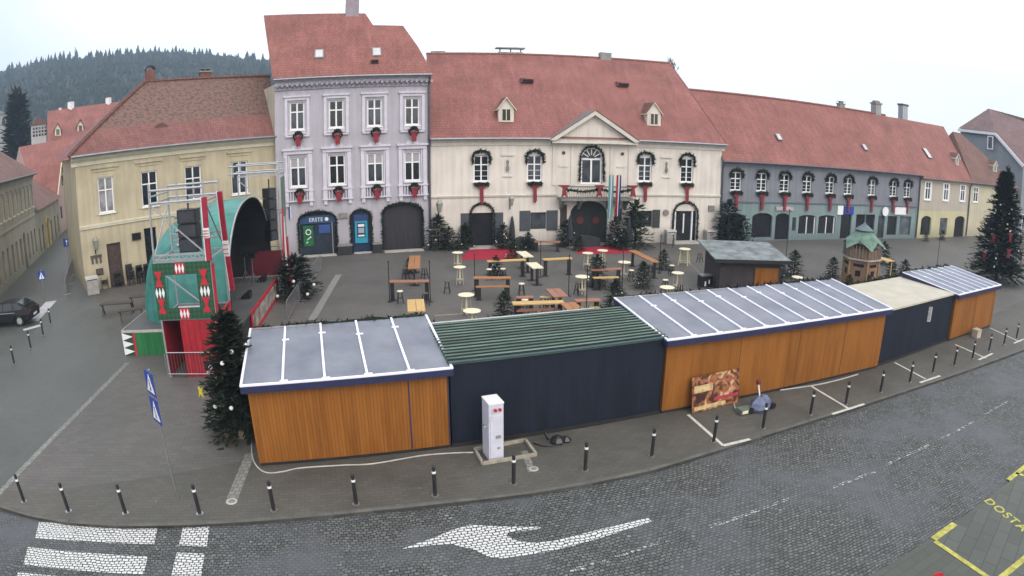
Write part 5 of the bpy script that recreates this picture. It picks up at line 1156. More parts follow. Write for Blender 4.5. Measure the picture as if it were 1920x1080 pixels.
# tower B (far end)
TB_=thing('scaffold_tower','aluminium scaffold tower with red base at the far end of the stage','scaffold tower',SO,SR)
X0,X1,Y0,Y1=4.0,6.5,10.4,12.4; mb=MB()
for x in (X0,X1):
    for y in (Y0,Y1): mb.beam((x,y,0),(x,y,7.3),.07)
for z in (2.6,4.9,7.2):
    for a,b in (((X0,Y0,z),(X1,Y0,z)),((X1,Y0,z),(X1,Y1,z)),((X1,Y1,z),(X0,Y1,z)),((X0,Y1,z),(X0,Y0,z))): mb.beam(a,b,.07)
mb.beam((X0,Y0,7),(X1,Y0,5),.05).beam((X1,Y0,5),(X1,Y1,7.1),.05).beam((X1,Y0,2.7),(X1,Y1,4.8),.05)
for z in (7.4,7.85): mb.tube([(X0-.6,Y0,z),(X1,Y0,z)],.045,8).tube([(X0-.6,Y1,z),(X1,Y1,z)],.045,8)
for x in (X0-.3,X1+.1): mb.beam((x,Y0,7.2),(x,Y0,8.1),.06).beam((x,Y1,7.2),(x,Y1,8.1),.06)
mb.build('tube_frame',M['alu'],TB_)
MB().box(X0,X1,Y0-.04,Y0,1.2,2.7).box(X1,X1+.05,Y0,Y1,0,2.7).build('red_skirt',mat('dark_crimson_cloth',(.1,.005,.014,1),.8,.2,3),TB_)
MB().prism([(Y0+.1,2.5),(Y0+.45,2.5),(Y0+.75,5.2),(Y0+.5,5.2)],X1+.06,X1+.12,plane='yz').prism([(Y1-.35,.2),(Y1-.02,.2),(Y1-.02,3.2),(Y1-.35,3.2)],X1+.06,X1+.12,plane='yz').build('red_board',M['redb'],TB_)
MB().prism([(Y0+.75,1.0),(Y0+1.2,1.0),(Y0+1.0,4.2),(Y0+.85,4.2)],X1+.06,X1+.12,plane='yz').build('white_board',M['signw'],TB_)
MB().prism([(Y1-1.5,4.6),(Y1-.2,4.6),(Y1-.2,7),(Y1-1.5,7)],X1+.06,X1+.1,plane='yz').build('green_board',mat('grey_green_board',(.12,.17,.13,1)),TB_)
speaker('slim black loudspeaker column on the far scaffold tower',sp3(6.0,10.0,3.4),.58,5,.62,SR+R(50),lamps=False)
for k,(x,y) in enumerate(((5.0,8.6),(4.4,9.2))):
    o=thing('tripod_stand',['black tripod light stand at the back of the stage nearer the opening','black tripod light stand at the back of the stage beside the far tower'][k],'stand',sp3(x,y,1.2),0)
    MB().tube([(0,0,0),(0,0,1.5)],.02,6).build('pole',M['steel'],o); mb=MB()
    for j in range(3): a=j*2.1; mb.beam((0,0,.6),(.4*math.cos(a),.4*math.sin(a),0),.025)
    mb.build('tripod_leg',M['steel'],o); MB().box(-.18,.18,-.14,.14,1.45,1.72).build('lamp_head',M['blackp'],o)
# stage monitors
for k,(x,y) in enumerate(((5.6,5.2),(5.7,8.9))):
    o=MB().prism([(0,0),(.5,0),(.5,.12),(.2,.34),(0,.34)],-.3,.3).build('stage_monitor',M['blackp'],loc=sp3(x,y,1.2),rz=SR+R(180)); tag(o,['black wedge monitor on the stage deck nearer the camera','black wedge monitor at the far corner of the stage deck'][k],'monitor')
# crowd barriers
def barrier(label,P,Q,h=1.1,proto={}):
    P=Vector(P);Q=Vector(Q); L=(Q-P).length; rz=math.atan2((Q-P).y,(Q-P).x)
    o=thing('crowd_barrier',label,'barrier',P,rz,'crowd control barriers')
    MB().tube([(0,0,.12),(0,0,h-.08),(.08,0,h),(L-.08,0,h),(L,0,h-.08),(L,0,.12)],.024,6).tube([(0,0,.16),(L,0,.16)],.02,6).build('rail_frame',M['steel'],o)
    mb=MB(); n=max(4,int(L/.14))
    for k in range(1,n): mb.tube([(L*k/n,0,.16),(L*k/n,0,h)],.008,4,cap=False)
    mb.build('bars',M['steel'],o); o['label']=label
    MB().beam((.2,-.3,.02),(.2,.3,.02),.04).beam((L-.2,-.3,.02),(L-.2,.3,.02),.04).beam((.2,0,.02),(.2,0,.16),.04).beam((L-.2,0,.02),(L-.2,0,.16),.04).build('foot',M['steel'],o)
    return o
p=G(318,706);q=G(404,706); barrier('steel crowd barrier standing before the red booth',(p.x,p.y-.1,0),(q.x,q.y-.1,0),1.1)
pb=[G(540,603),G(562,566),G(583,533),G(603,507)]
for k in range(3): barrier(f'steel crowd barrier in the diagonal run right of the stage, {["nearest","middle","farthest"][k]} one',pb[k],pb[k+1]-(pb[k+1]-pb[k])*.03)
pb=[G(126,553),G(131,532),G(137,515),G(143,500)]
for k in range(3): barrier(f'steel crowd barrier, {["nearest","middle","farthest"][k]} in the run beside the yellow building in the side street',pb[k],pb[k+1]-(pb[k+1]-pb[k])*.03)
# ================================================================== FURNITURE
def ctr(u0,v0,u1,v1,z):
    a=G(u0,v0,z);b=G(u1,v1,z); return (a+b)/2,math.atan2((b-a).y,(b-a).x),(b-a).length
def bartable(label,u0,v0,u1,v1,w,m='wood',z=1.12,legs=True,planks=2):
    c,rz,L=ctr(u0,v0,u1,v1,z); o=thing('bar_table',label,'table',(c.x,c.y,0),rz,'long wooden bar tables')
    mb=MB(); pw=w/planks
    for k in range(planks): mb.box(-L/2,L/2,-w/2+k*pw+.008,-w/2+(k+1)*pw-.008,z-.06,z)
    mb.build('table_top',M[m],o)
    xs=(-L/2+.18,L/2-.18) if L>1.1 else (-L/2+.12,L/2-.12)
    for x in xs: MB().box(x-.11,x+.11,-.06,.06,.03,z-.061).box(x-.2,x+.2,-w*.4,w*.4,0,.03).build('leg',M['black'],o)
    return o
for a in (('reddish long bar table at the left of the square with lantern poles at both ends',729,527,806,526,.5,'woodr'),
 ('orange-topped bar table standing endways behind the leftmost long table',776,503,778,479,.75,'wood'),
 ('pale-topped bar table standing endways in front of the leftmost long table',781,583,779,561,.85,'woody'),
 ('brown long bar table in front of the left red carpet',888,520,958,520,.5,'wood'),
 ('narrow yellowish bar table at the front edge of the left red carpet',914,489,985,486,.45,'woody'),
 ('narrow yellowish bar table between the two red carpets',1018,486,1072,483,.45,'woody'),
 ('short pale table top beside the right end of the left red carpet',977,471,991,481,.7,'ivory'),
 ('short pale table top just below the other short one between the carpets',996,492,1009,502,.7,'ivory'),
 ('reddish long bar table in front of the right red carpet',1108,505,1165,503,.5,'woodr'),
 ('longest bar table, pale brown, just behind the green roofed container',961,568,1057,565,.55,'woody'),
 ('reddish square-ended table standing crossways above the longest bar table',1036,541,1052,556,.8,'woodr'),
 ('orange-brown table standing crossways at the right end of the longest bar table',1064,567,1086,586,.8,'wood'),
 ('short pale bar table right of the crossways orange-brown table',1078,563,1125,561,.55,'woodr'),
 ('orange-topped long table running diagonally right of the right red carpet',1185,469,1230,491,.55,'wood')): bartable(*a)
def roundtable(label,u,v,r,z=1.1,P_={}):
    c=G(u,v,z); k=round(r,2)
    if k not in P_:
        o=thing('round_table',label,'table',(c.x,c.y,0),0,'round cream high tables')
        MB().lathe((0,0,z-.045),[(r-.02,0),(r,.015),(r,.035),(r-.015,.045)],26).build('table_top',M['ivory'],o)
        MB().lathe((0,0,0),[(.045,.03),(.045,z-.05)],10).build('column',M['ivory'],o)
        mb=MB()
        for j in range(4): a=j*math.pi/2+.4; mb.beam((.27*math.cos(a)*1.1,.27*math.sin(a)*1.1,.01),(.2*math.cos(a),.2*math.sin(a),z-.06),.035)
        mb.build('leg',mat('pale_leg',(.38,.34,.26,1)),o); MB().lathe((0,0,.3),[(.25,0),(.25,.03)],16).build('foot_ring',mat('pale_leg',(.38,.34,.26,1)),o)
        P_[k]=o; return o
    return dup(P_[k],(c.x,c.y,0),random.random()*3,label)
for l,u,v,r in (('round cream high table touching the left end of the left red carpet',858,473,.38),('round cream high table just in front of the one at the left carpet end',862,500,.38),
 ('round cream high table in open paving, farther of the pair behind the green container',874,552,.42),('round cream high table nearest the camera behind the green container',885,582,.42),
 ('round cream high table behind the right end of the longest bar table',1092,518,.42),('round cream high table right of the reddish table before the right carpet',1171,491,.42),
 ('round cream high table at the middle of the right red carpet',1130,469,.38),('round cream high table at the left part of the right red carpet',1102,474,.38),
 ('round cream high table left of the brown square stall, the farther one',1271,511,.38),('round cream high table nearest the long blue-grey hut roof',1251,538,.42),
 ('round cream high table between the square stall and the kiosk',1495,519,.38)): roundtable(l,u,v,r)
# open-framed tall cream stool table
c=G(1284,466,1.2); o=thing('stool_table','tall cream four-legged round table standing alone before the right-hand town hall door','table',(c.x,c.y,0),.3)
MB().lathe((0,0,1.14),[(.42,0),(.44,.03),(.4,.06)],22).build('table_top',M['ivory'],o)
for j in range(4): a=j*math.pi/2; MB().beam((.5*math.cos(a),.5*math.sin(a),0),(.3*math.cos(a),.3*math.sin(a),1.14),.07).build('leg',mat('cream_leg',(.5,.46,.28,1)),o)
mb=MB(); 
for j in range(4):
    a=j*math.pi/2;b=a+math.pi/2; mb.beam((.46*math.cos(a),.46*math.sin(a),.25),(.46*math.cos(b),.46*math.sin(b),.25),.05)
mb.build('stretcher',mat('cream_leg',(.5,.46,.28,1)),o)
def stool(label,u,v,top='ivory',P_={},z=.72):
    c=G(u,v,z)
    if top not in P_:
        o=thing('bar_stool',label,'stool',(c.x,c.y,0),0,'bar stools among the tables')
        MB().lathe((0,0,z-.05),[(.17,0),(.18,.02),(.16,.05)],14).build('seat',M[top],o)
        for j in range(4): a=j*math.pi/2+.78; MB().beam((.24*math.cos(a),.24*math.sin(a),0),(.12*math.cos(a),.12*math.sin(a),z-.05),.04).build('leg',M['black'],o)
        mb=MB()
        for j in range(4):
            a=j*math.pi/2+.78;b=a+math.pi/2; mb.beam((.19*math.cos(a),.19*math.sin(a),.3),(.19*math.cos(b),.19*math.sin(b),.3),.025)
        mb.build('stretcher',M['black'],o); P_[top]=o; return o
    return dup(P_[top],(c.x,c.y,0),random.random(),label)
M['seatd']=mat('brown_seat',(.09,.06,.045,1),.5,.2)
for l,u,v,t in (('dark stool alone on the open paving right of the leftmost long table','838','527','seatd'),('pale-seated stool behind the brown long table, left one of two',917,504,'ivory'),('pale-seated stool behind the brown long table, right one of two',943,503,'ivory'),
 ('pale-seated stool alone right of the brown long table',978,531,'ivory'),('pale-seated stool behind the left half of the longest bar table',984,561,'ivory'),('stool in front of the longest bar table, leftmost of three',980,580,'woodr'),('stool in front of the longest bar table, middle of three',1010,582,'woodr'),('stool in front of the longest bar table, rightmost of three',1031,578,'woodr'),
 ('stool under the reddish table before the right carpet, left one',1122,521,'seatd'),('stool under the reddish table before the right carpet, right one',1131,522,'seatd'),('stool below the round table left of the longest table behind it',1084,530,'seatd'),
 ('pale-seated stool right of the round table before the right carpet',1184,506,'ivory'),('stool under the left part of the diagonal orange table',1206,490,'seatd'),('stool under the right part of the diagonal orange table',1220,497,'seatd'),
 ('pale-seated stool between the two round tables left of the square stall',1248,524,'ivory'),('pale-seated stool just above the round table left of the square stall',1260,497,'ivory'),('dark stool beside the tall cream four-legged table',1313,474,'seatd'),('dark stool right of the round table nearest the blue-grey roof',1276,532,'seatd'),
 ('stool behind the leftmost long table, left one',760,503,'seatd'),('stool behind the leftmost long table, right one',796,502,'seatd'),('pale-seated stool left of the endways table before the leftmost long table',750,545,'ivory'),('stool right of the endways table before the leftmost long table',797,549,'seatd'),
 ('pale-seated stool above the longest bar table left of the crossways table',1018,556,'woody'),('pale-seated stool touching the crossways reddish table',1027,557,'woody')): stool(l,float(u),float(v),t)
# lantern poles at tables
def pole(label,u,v,h):
    p=G(u,v); o=thing('light_pole',label,'pole',p,0,'thin black poles carrying string lights')
    MB().tube([(0,0,0),(0,0,h)],.028,6).build('pole',M['black'],o); MB().lathe((0,0,0),[(.16,0),(.16,.03)],12).build('foot_plate',M['black'],o)
    MB().sphere((0,0,h),.05,6).build('finial',M['black'],o)
for l,u,v,h in (('thin black pole at the left end of the leftmost long table',731,566,2.3),('thin black pole at the right end of the leftmost long table',807,566,2.3),('thin black pole at the left end of the brown long table',890,545,2.2),('thin black pole rising before the crossways orange table',1098,612,3.0),('thin black pole standing between the two red carpets',1013,520,2.3),('thin black pole behind the reddish crossways table',1066,555,2.4),
 ('thin black pole left of the diagonal orange table',1166,545,2.6),('thin black pole before the arched shop door of the blue-grey building',1471,512,4.6),('thin black pole at the square stall roof',1406,520,2.6),('thin black pole right of the kiosk',1756,500,2.8),('thin black pole in front of the bicycle',1236,512,2.6)): pole(l,u,v,h)
# dark benches and stacked chairs by the yellow building
def bench(label,u,v,L,rz,m='black'):
    p=G(u,v); o=thing('bench_table',label,'bench',p,rz)
    MB().box(-L/2,L/2,-.3,.3,.68,.74).build('top',mat('brown_black_wood',(.05,.042,.036,1),.5,.3,4),o)
    for x in (-L/2+.1,L/2-.1): MB().beam((x,-.25,0),(x,.1,.68),.06).beam((x,.25,0),(x,-.1,.68),.06).build('leg',M['black'],o)
bench('dark folded table left of the stage, the nearer left one',222,590,2.2,R(15)); bench('dark folded table left of the stage, right behind the other',268,576,1.6,R(20)); bench('low dark table partly behind the stage corner',248,603,1.5,R(30))
for k,(u,v,n) in enumerate(((198,541,2),(224,538,2),(247,534,4),(266,531,3),(281,528,3))):
    for j in range(n):
        p=G(u,v); l=f'dark terrace chair, {["lowest","second lowest","third lowest","topmost"][j] if n>2 else ["lower","upper"][j]} in the {ORD[k]} stack along the yellow wall'
        if k==0 and j==0:
            o=thing('stacking_chair',l,'chair',p,R(40),'stacked chairs along the yellow building')
            cm=mat('brown_black_wicker',(.028,.024,.022,1),.6,.3,6)
            MB().box(-.26,.26,-.26,.26,.4,.47).build('seat',cm,o); MB().box(-.26,.26,.22,.28,.47,.95).build('backrest',cm,o)
            MB().box(-.28,-.24,-.26,.24,.62,.67).box(.24,.28,-.26,.24,.62,.67).build('armrest',cm,o)
            for x in (-.23,.23):
                for y in (-.23,.23): MB().box(x-.025,x+.025,y-.025,y+.025,0,.4).build('leg',cm,o)
            CH0=o
        else: dup(CH0,p+Vector((0,0,.17*j)),R(40)+.1*k,l)
# black flight case & small things
p=G(1321,540); o=thing('flight_case','black equipment case with white labels left of the brown square stall','case',p,R(10)); MB().box(-.4,.4,-.3,.3,.08,.85).build('case_body',M['blackp'],o); MB().box(-.42,.42,-.32,.32,.82,.87).box(-.42,.42,-.32,.32,.05,.1).build('case_edge',M['steel'],o); MB().box(-.18,-.08,-.315,-.301,.2,.5).box(.1,.18,-.315,-.301,.35,.6).build('case_label',M['signw'],o)
for l,u0,v0,u1,v1,w,m in (('low reddish bench tucked under the longest bar table',968,581,1050,578,.35,'woodr'),('low pale bench before the reddish table by the right carpet',1112,520,1160,519,.3,'woody'),('low brown bench before the brown long table',892,537,955,536,.3,'wood'),('low pale bench beside the crossways orange-brown table',1092,577,1122,575,.4,'woody'),('pale bar table just above the longest bar table at its left end',968,557,1000,556,.4,'woodr'),('reddish table against the wall between the shuttered window and the main gate',1002,452,1050,453,.6,'woodr')): bartable(l,u0,v0,u1,v1,w,m,z=.78)
for l,u,v,h in (('dark closed parasol before the shuttered window of the town hall',960,462,2.5),('dark closed parasol left of the main town hall gate',1068,464,2.7),('dark closed parasol right of the main town hall gate',1178,465,2.6)):
    o=thing('closed_parasol',l,'parasol',G(u,v),0,'closed parasols by the town hall'); MB().tube([(0,0,0),(0,0,h)],.03,8).build('pole',M['steel'],o); MB().lathe((0,0,.5),[(.12,0),(.26,.15),(.22,h*.4),(.1,h*.72),(.02,h*.8)],9).build('furled_canopy',mat('dark_parasol_cloth',(.025,.028,.035,1),.85,.3,5),o); MB().lathe((0,0,0),[(.3,0),(.3,.08)],14).build('base',M['stone'],o)
for l,u,v,w in (('long dark covered table before the left part of the main gate',1095,462,2.6),('low dark covered crate stack right of the left town hall door',985,466,1.8)):
    o=thing('covered_table',l,'covered table',G(u,v),TH[1]); T_=MB().prism([(-w/2,0),(-w/2+.05,.75),(-w*.2,.95),(w*.25,.82),(w/2-.05,.7),(w/2,0)],-.4,.4); T_.build('dark_cover',mat('dark_parasol_cloth',(.025,.028,.035,1),.85,.3,5),o); MB().box(-w/2-.05,w/2+.05,-.45,.45,0,.06).build('pallet',M['bark'],o)
# red carpets
for k,(pts,l) in enumerate((((( 885,462),(957,463),(972,487),(862,487)),'red carpet laid before the left town hall door'),(((1086,459),(1170,459),(1190,475),(1082,477)),'red carpet laid before the main town hall gate'))):
    o=sheet('red_carpet',[g2(*q) for q in pts],.012,mat('red_carpet',(.33,.006,.03,1),.9,.12,3),kind=None); tag(o,l,'carpet')
# car
def car():
    P=G(22,607); o=thing('parked_car','black hatchback parked at the left edge of the square','car',P+Vector((0,0,.012)),R(18))
    cp=mat('black_car_paint',(.006,.0065,.008,1),.35,.2,spec=.3); gl=mat('car_glass',(.02,.025,.03,1),.08,.2)
    L=4.2; prof=[(0,.35),(.03,.62),(.12,.78),(1.0,.93),(1.75,1.38),(2.2,1.47),(3.1,1.46),(3.75,1.2),(4.05,.95),(4.18,.7),(4.15,.35),(3.75,.3),(3.7,.5),(3.55,.64),(3.3,.68),(3.05,.64),(2.9,.5),(2.85,.28),(1.25,.28),(1.2,.5),(1.05,.64),(.8,.68),(.55,.64),(.4,.5),(.35,.3)]
    bm=bmesh.new(); W=.86; ys=[-W,-W*.93,-W*.55,W*.55,W*.93,W]
    def inset(z,y): 
        t=max(0,(z-.85)/.65); return y*(1-.22*t)
    rows=[]
    for y in ys:
        sc=1 if abs(y)<W*.95 else .97
        rows.append([bm.verts.new((2.1+(x-2.1)*sc-2.1,inset(z,y),z*(1 if abs(y)<W*.9 else .985))) for x,z in prof])
    for a,b in zip(rows,rows[1:]):
        for i in range(len(prof)): j=(i+1)%len(prof); bm.faces.new((a[i],a[j],b[j],b[i]))
    bm.faces.new(rows[0][::-1]); bm.faces.new(rows[-1]); bmesh.ops.recalc_face_normals(bm,faces=bm.faces)
    me=bpy.data.meshes.new('body'); bm.to_mesh(me); bm.free(); me.materials.append(cp); b=bpy.data.objects.new('body',me); COL.objects.link(b); b.parent=o
    md=b.modifiers.new('bevel','BEVEL'); md.width=.03; md.segments=2; md.limit_method='ANGLE'
    for s in (-1,1):
        f=lambda z:s*(W*(1-.22*max(0,(z-.85)/.65))+.012)
        mb=MB(); 
        for poly in (((1.12,.97),(1.78,1.34),(2.05,1.39),(2.05,.98)),((2.12,.98),(2.12,1.4),(2.85,1.4),(2.85,1.0)),((2.92,1.0),(2.92,1.39),(3.15,1.38),(3.6,1.18),(3.65,1.03))):
            mb.q(*[(x-2.1,f(z),z) for x,z in poly])
        mb.build('side_window',gl,o)
        MB().box(-1.0,.9,s*(W+.005)-.01,s*(W+.005)+.012,.84,.87).build('chrome_strip',M['alu'],o)
        MB().box(1.85,2.07,s*.62-.16,s*.62+.16,.78,.92).build('tail_light',mat('tail_red',(.06,.006,.006,1),.3),o); MB().box(-2.1,-1.95,s*.6-.2,s*.6+.2,.62,.76).build('headlight',M['signw'],o)
        for x in (.8,3.3):
            w=MB().lathe((0,0,-.1),[(.2,0),(.33,.02),(.34,.05),(.34,.17),(.33,.2),(.2,.2)],20).build('tyre',M['blackp'],o,loc=(x-2.1,s*.76,.34)); w.rotation_euler=(R(90),0,0); w.name='wheel'
            MB().lathe((0,0,-.11),[(.2,0),(.2,.22)],14).build('rim',M['alu'],w)
    MB().q((-1.08,-.72,.985),(-1.08,.72,.985),(-.38,.62,1.395),(-.38,-.62,1.395)).build('windscreen',gl,o)
    MB().q((1.18,-.6,1.425),(1.18,.6,1.425),(1.75,.66,1.165),(1.75,-.66,1.165)).build('rear_window',gl,o)
    MB().box(2.065,2.09,-.26,.26,.5,.62).build('number_plate',M['signw'],o)
    return o
car()
# bicycle by the town hall
def bike():
    P=G(1262,462); o=thing('bicycle','dark bicycle leaning at the town hall wall left of the litter bin','bicycle',P,TH[1]+R(60))
    for x in (-.5,.5): w=MB().tube([(.33*math.cos(a*math.pi/10),.33*math.sin(a*math.pi/10),0) for a in range(21)],.02,6,cap=False).build('wheel',M['blackp'],o,loc=(x,0,.34)); w.rotation_euler=(R(90),0,0)
    MB().tube([(-.5,0,.34),(-.15,0,.85),(.3,0,.88),(.05,0,.32),(-.5,0,.34)],.018,6).tube([(.05,0,.32),(-.15,0,.85)],.018,6).tube([(.5,0,.34),(.32,0,1.0)],.018,6).build('frame',mat('bike_brown',(.1,.04,.03,1)),o)
    MB().tube([(.2,-.28,1.05),(.33,0,1.0),(.2,.28,1.05)],.015,6).build('handlebar',M['steel'],o); MB().box(-.28,-.05,-.07,.07,.92,.98).build('saddle',M['black'],o)
bike()
# flags at the town hall balcony
def flag(name,label,s,cols,L=4.2,zt=5.9):
    b=Vector(fpt(TH[0],TH[1],s,-1.4,4.4)); o=thing(name,label,'flag',b,TH[1]); MB().tube([(0,0,-.4),(0,-.6,1.6)],.03,6).build('flag_pole',M['woody'],o)
    n=len(cols)
    for k,c in enumerate(cols):
        mb=MB(); m=14; w=.5
        for i in range(m):
            def pt(u,v): fold=.12*math.sin(u*9+v*1.3)*(1-.2*v); return (-.25+u*w*(.75+.1*math.cos(v*3)),-.6+fold,1.5-v*L)
            for j in range(4):
                u0=(k+j/4)/n;u1=(k+(j+1)/4)/n; mb.q(pt(u0,i/m),pt(u1,i/m),pt(u1,(i+1)/m),pt(u0,(i+1)/m))
        mb.build('flag_stripe',M[c],o,fix=False,smooth=True)
M['fteal']=mat('flag_teal',(.16,.36,.36,1),.7,.1); M['fnavy']=mat('flag_navy',(.03,.05,.2,1),.7,.1); M['fwhite']=mat('flag_white',(.6,.62,.66,1),.7,.06)
flag('hanging_flag','teal and white striped flag hanging from the town hall balcony',14.15,('fteal','fwhite','fteal'),3.5); flag('hanging_flag','red white and blue flag hanging at the right of the teal one',14.8,('redb','fwhite','fnavy'),3.3)
# ================================================================== TREES AND GARLANDS
def needles(mb,c,d,L,w,k,sag=.1,spread=.5):
    """a spray of k leaf-like twigs along a branch from c in direction d"""
    for i in range(k):
        t=(i+random.random())/k; p=c+d*L*t+Vector((0,0,-sag*t*t*L))
        s=d.cross(Vector((0,0,1))); s.normalize() if s.length>.01 else None
        a=(d+s*random.uniform(-1,1)*spread*1.6+Vector((0,0,random.uniform(-.35,.35)))).normalized(); l=w*random.uniform(1.4,2.6)*(1.15-t*.5)
        n=a.cross(Vector((random.uniform(-.4,.4),random.uniform(-.4,.4),1))).normalized()*w*random.uniform(.22,.42)
        mb.q(p-n,p+a*l*.6-n*.7,p+a*l,p+a*l*.6+n*.7,p+n)
def conifer(h,r,nb,k,w,seed,base=.06,pw=.85):
    random.seed(seed); mb=MB()
    for i in range(nb):
        t=1-(1-(i+.5)/nb)**.62 if 0 else (i+.5)/nb
        t=t**1.25; z=h*(base+(1-base)*t*.98); rr=r*(1-t)**pw*random.uniform(.68,1.12)+.04*r
        a=i*2.399+random.uniform(-.4,.4); d=Vector((math.cos(a),math.sin(a),random.uniform(-.12,.28)+.25*t)).normalized()
        needles(mb,Vector((0,0,z))+d*rr*.12,d,rr,w,k,sag=.22)
    for i in range(6): needles(mb,Vector((0,0,h*.93)),Vector((random.uniform(-.3,.3),random.uniform(-.3,.3),1)).normalized(),h*.07+w,w,3,0)
    return mb
def fir(name,label,cat,P,h,r,nb=150,k=7,w=.14,seed=1,nbau=0,m='needle',group=None,pot=None,bz=.09,rz=0,redb=0,trunk=True,pw=.85,lean=None):
    o=thing(name,label,cat,P,rz,group)
    conifer(h,r,nb,k,w,seed,pw=pw).build('crown',M[m],o,fix=False)
    MB().tube([(0,0,0),(0,0,h*.5),(0,0,h*.95)],[.035*h**.7,.022*h**.7,.006],7).build('trunk',M['bark'],o)
    if pot: MB().lathe((0,0,0),[(pot*.75,0),(pot,.35),(pot*1.02,.4)],12).build('pot',mat('wood_pot',(.2,.14,.1,1),.8,.3,5),o)
    if nbau:
        me=MB().sphere((0,0,0),bz,7).mesh('bauble',M['bauble'])
        for p in me.polygons: p.use_smooth=True
        for j in range(nbau):
            t=random.uniform(.05,.85); a=random.uniform(math.pi,2*math.pi) if j%4 else random.uniform(0,6.3); q=r*(1-t)**pw*.98
            b=bpy.data.objects.new('bauble',me); COL.objects.link(b); b.parent=o; b.location=(q*math.cos(a),q*math.sin(a),h*(.06+.94*t)-.1)
    if redb:
        me=MB().prism([(-.28,.3),(.28,.3),(.1,0),(.16,-.5),(-.04,-.36),(-.2,-.5),(-.1,0)],-.05,.05).mesh('red_bow',mat('deep_red_ribbon',(.14,.006,.014,1),.7))
        for j in range(redb):
            t=random.uniform(.08,.9); a=random.uniform(math.pi*1.05,math.pi*1.95); q=r*(1-t)**pw
            b=bpy.data.objects.new('red_bow',me); COL.objects.link(b); b.parent=o; b.location=(q*math.cos(a),q*math.sin(a),h*(.06+.94*t)); b.rotation_euler=(0,0,a+math.pi/2)
    return o
p=G(452,812); t_=fir('christmas_tree','broad dark decorated fir with white baubles beside the first orange hut','Christmas tree',p,4.15,1.1,400,10,.17,3,8,pw=.42,bz=.075,m='needle2')
MB().box(-.45,.35,-.4,.3,0,.32).build('stand',mat('old_timber2',(.2,.16,.11,1)),t_)
MB().prism([(-.09,.15),(.0,.07),(.11,.18),(.04,0),(.07,-.22),(-.02,-.08),(-.11,-.2),(-.06,0)],-.04,.04).build('yellow_bow',mat('yellow_ribbon',(.5,.45,.04,1),.5),t_,loc=(-.7,-1.0,1.9))
p=G(1866,525); fir('christmas_tree','very tall decorated fir with red bows at the right edge of the square','Christmas tree',p,9.2,2.75,650,12,.34,5,26,m='needle2',bz=.08,redb=8,pw=.72)
p=G(556,556); fir('christmas_tree','dark bushy fir with white baubles right of the stage end','Christmas tree',p,2.3,1.5,190,8,.2,9,5,m='needle2',pw=.32,bz=.1)
# reusable small firs
FV=[]
small=[ # u, v(base), h, label
 (822,467,3.0,'slim fir at the left corner of the town hall under its lantern'),(843,468,2.0,'low fir along the town hall wall between corner and left door'),(872,466,2.2,'fir touching the left shutter of the left town hall door'),(944,466,2.2,'fir at the right shutter of the left town hall door'),
 (962,487,1.8,'small fir with white baubles at the right end of the left carpet'),(990,470,1.6,'small fir between the shuttered window and the left carpet'),(1062,462,2.4,'fir left of the main town hall gate'),(1085,470,1.4,'low fir at the foot of the left gate post'),
 (1152,463,2.6,'fir right of the main town hall gate'),(1168,468,1.8,'low fir right of the gate fir'),(1190,462,4.2,'tall slender fir by the green shutters of the town hall'),
 (930,520,1.9,'dark fir behind the brown long table'),(1118,535,2.6,'dark fir behind the reddish bar table'),(1152,580,2.2,'dark fir before the long blue-grey roof corner'),(945,600,2.0,'dark fir with baubles right of the nearest round table'),
 (1205,540,2.2,'dark fir behind the upper corner of the long roof'),(1243,505,1.9,'dark fir at the right end of the diagonal table'),(768,512,1.4,'small fir between the leftmost tables'),
 (1364,457,4.2,'big dark fir at the left end of the blue-grey building'),(1392,458,2.8,'second dark fir at the blue-grey building beside the big one'),(1487,520,2.6,'fir with white baubles right of the square stall'),(1463,530,1.8,'low fir at the right corner of the square stall'),(1668,532,2.4,'dark fir right of the kiosk'),(1693,530,2.3,'dark fir just left of the last hut roof'),
 (1655,495,2.6,'dark fir behind the kiosk on its right'),(1560,520,2.0,'dark fir at the left foot of the kiosk'),(1590,545,1.5,'low fir with white lights before the kiosk'),(1625,545,1.5,'low fir with white lights before the kiosk on the right'),(1765,450,1.3,'low shrub before the cream building door'),(1735,452,1.2,'low shrub before the cream building left window'),(1400,545,1.4,'low fir at the front of the square stall'),(1360,545,1.3,'low fir at the front left of the square stall')]
cell=3.0
for k,(u,v,h,l) in enumerate(small):
    p=G(u,v)
    if k<5:
        o=fir('small_fir',l,'fir tree',p,2.0,.95,120,7,.15,20+k,4,m=['needle','needle2'][k%2],group='small decorated firs in the square',pw=.42,bz=.05); o.scale=(h*(.36 if v>475 else .42),)*3; FV.append(o)
    else: dup(FV[k%5],p,random.random()*6.3,l,scale=h*(.34 if v>475 else .42))
def garland(name,label,pts,r=.17,m='needle2',dens=26,w=.13,group=None,nb=0,cat='garland'):
    mb=MB(); P=[Vector(p) for p in pts]; mb.tube(P,r*.5,6,jit=.3)
    for a,b in zip(P,P[1:]):
        n=max(2,int((b-a).length*dens))
        for i in range(n):
            c=a.lerp(b,random.random()); d=Vector((random.uniform(-1,1),random.uniform(-1,1),random.uniform(-1,1))).normalized()
            e=d.cross(Vector((random.random(),random.random(),random.random()))).normalized()*w*.3
            mb.q(c+d*r*.3-e,c+d*(r+w*random.random())*.8-e*.6,c+d*(r+w)*random.uniform(.8,1.15),c+d*(r+w*.5)*.8+e*.6,c+d*r*.3+e)
    o=mb.build(name,M[m],fix=False); tag(o,label,cat,group)
    return o
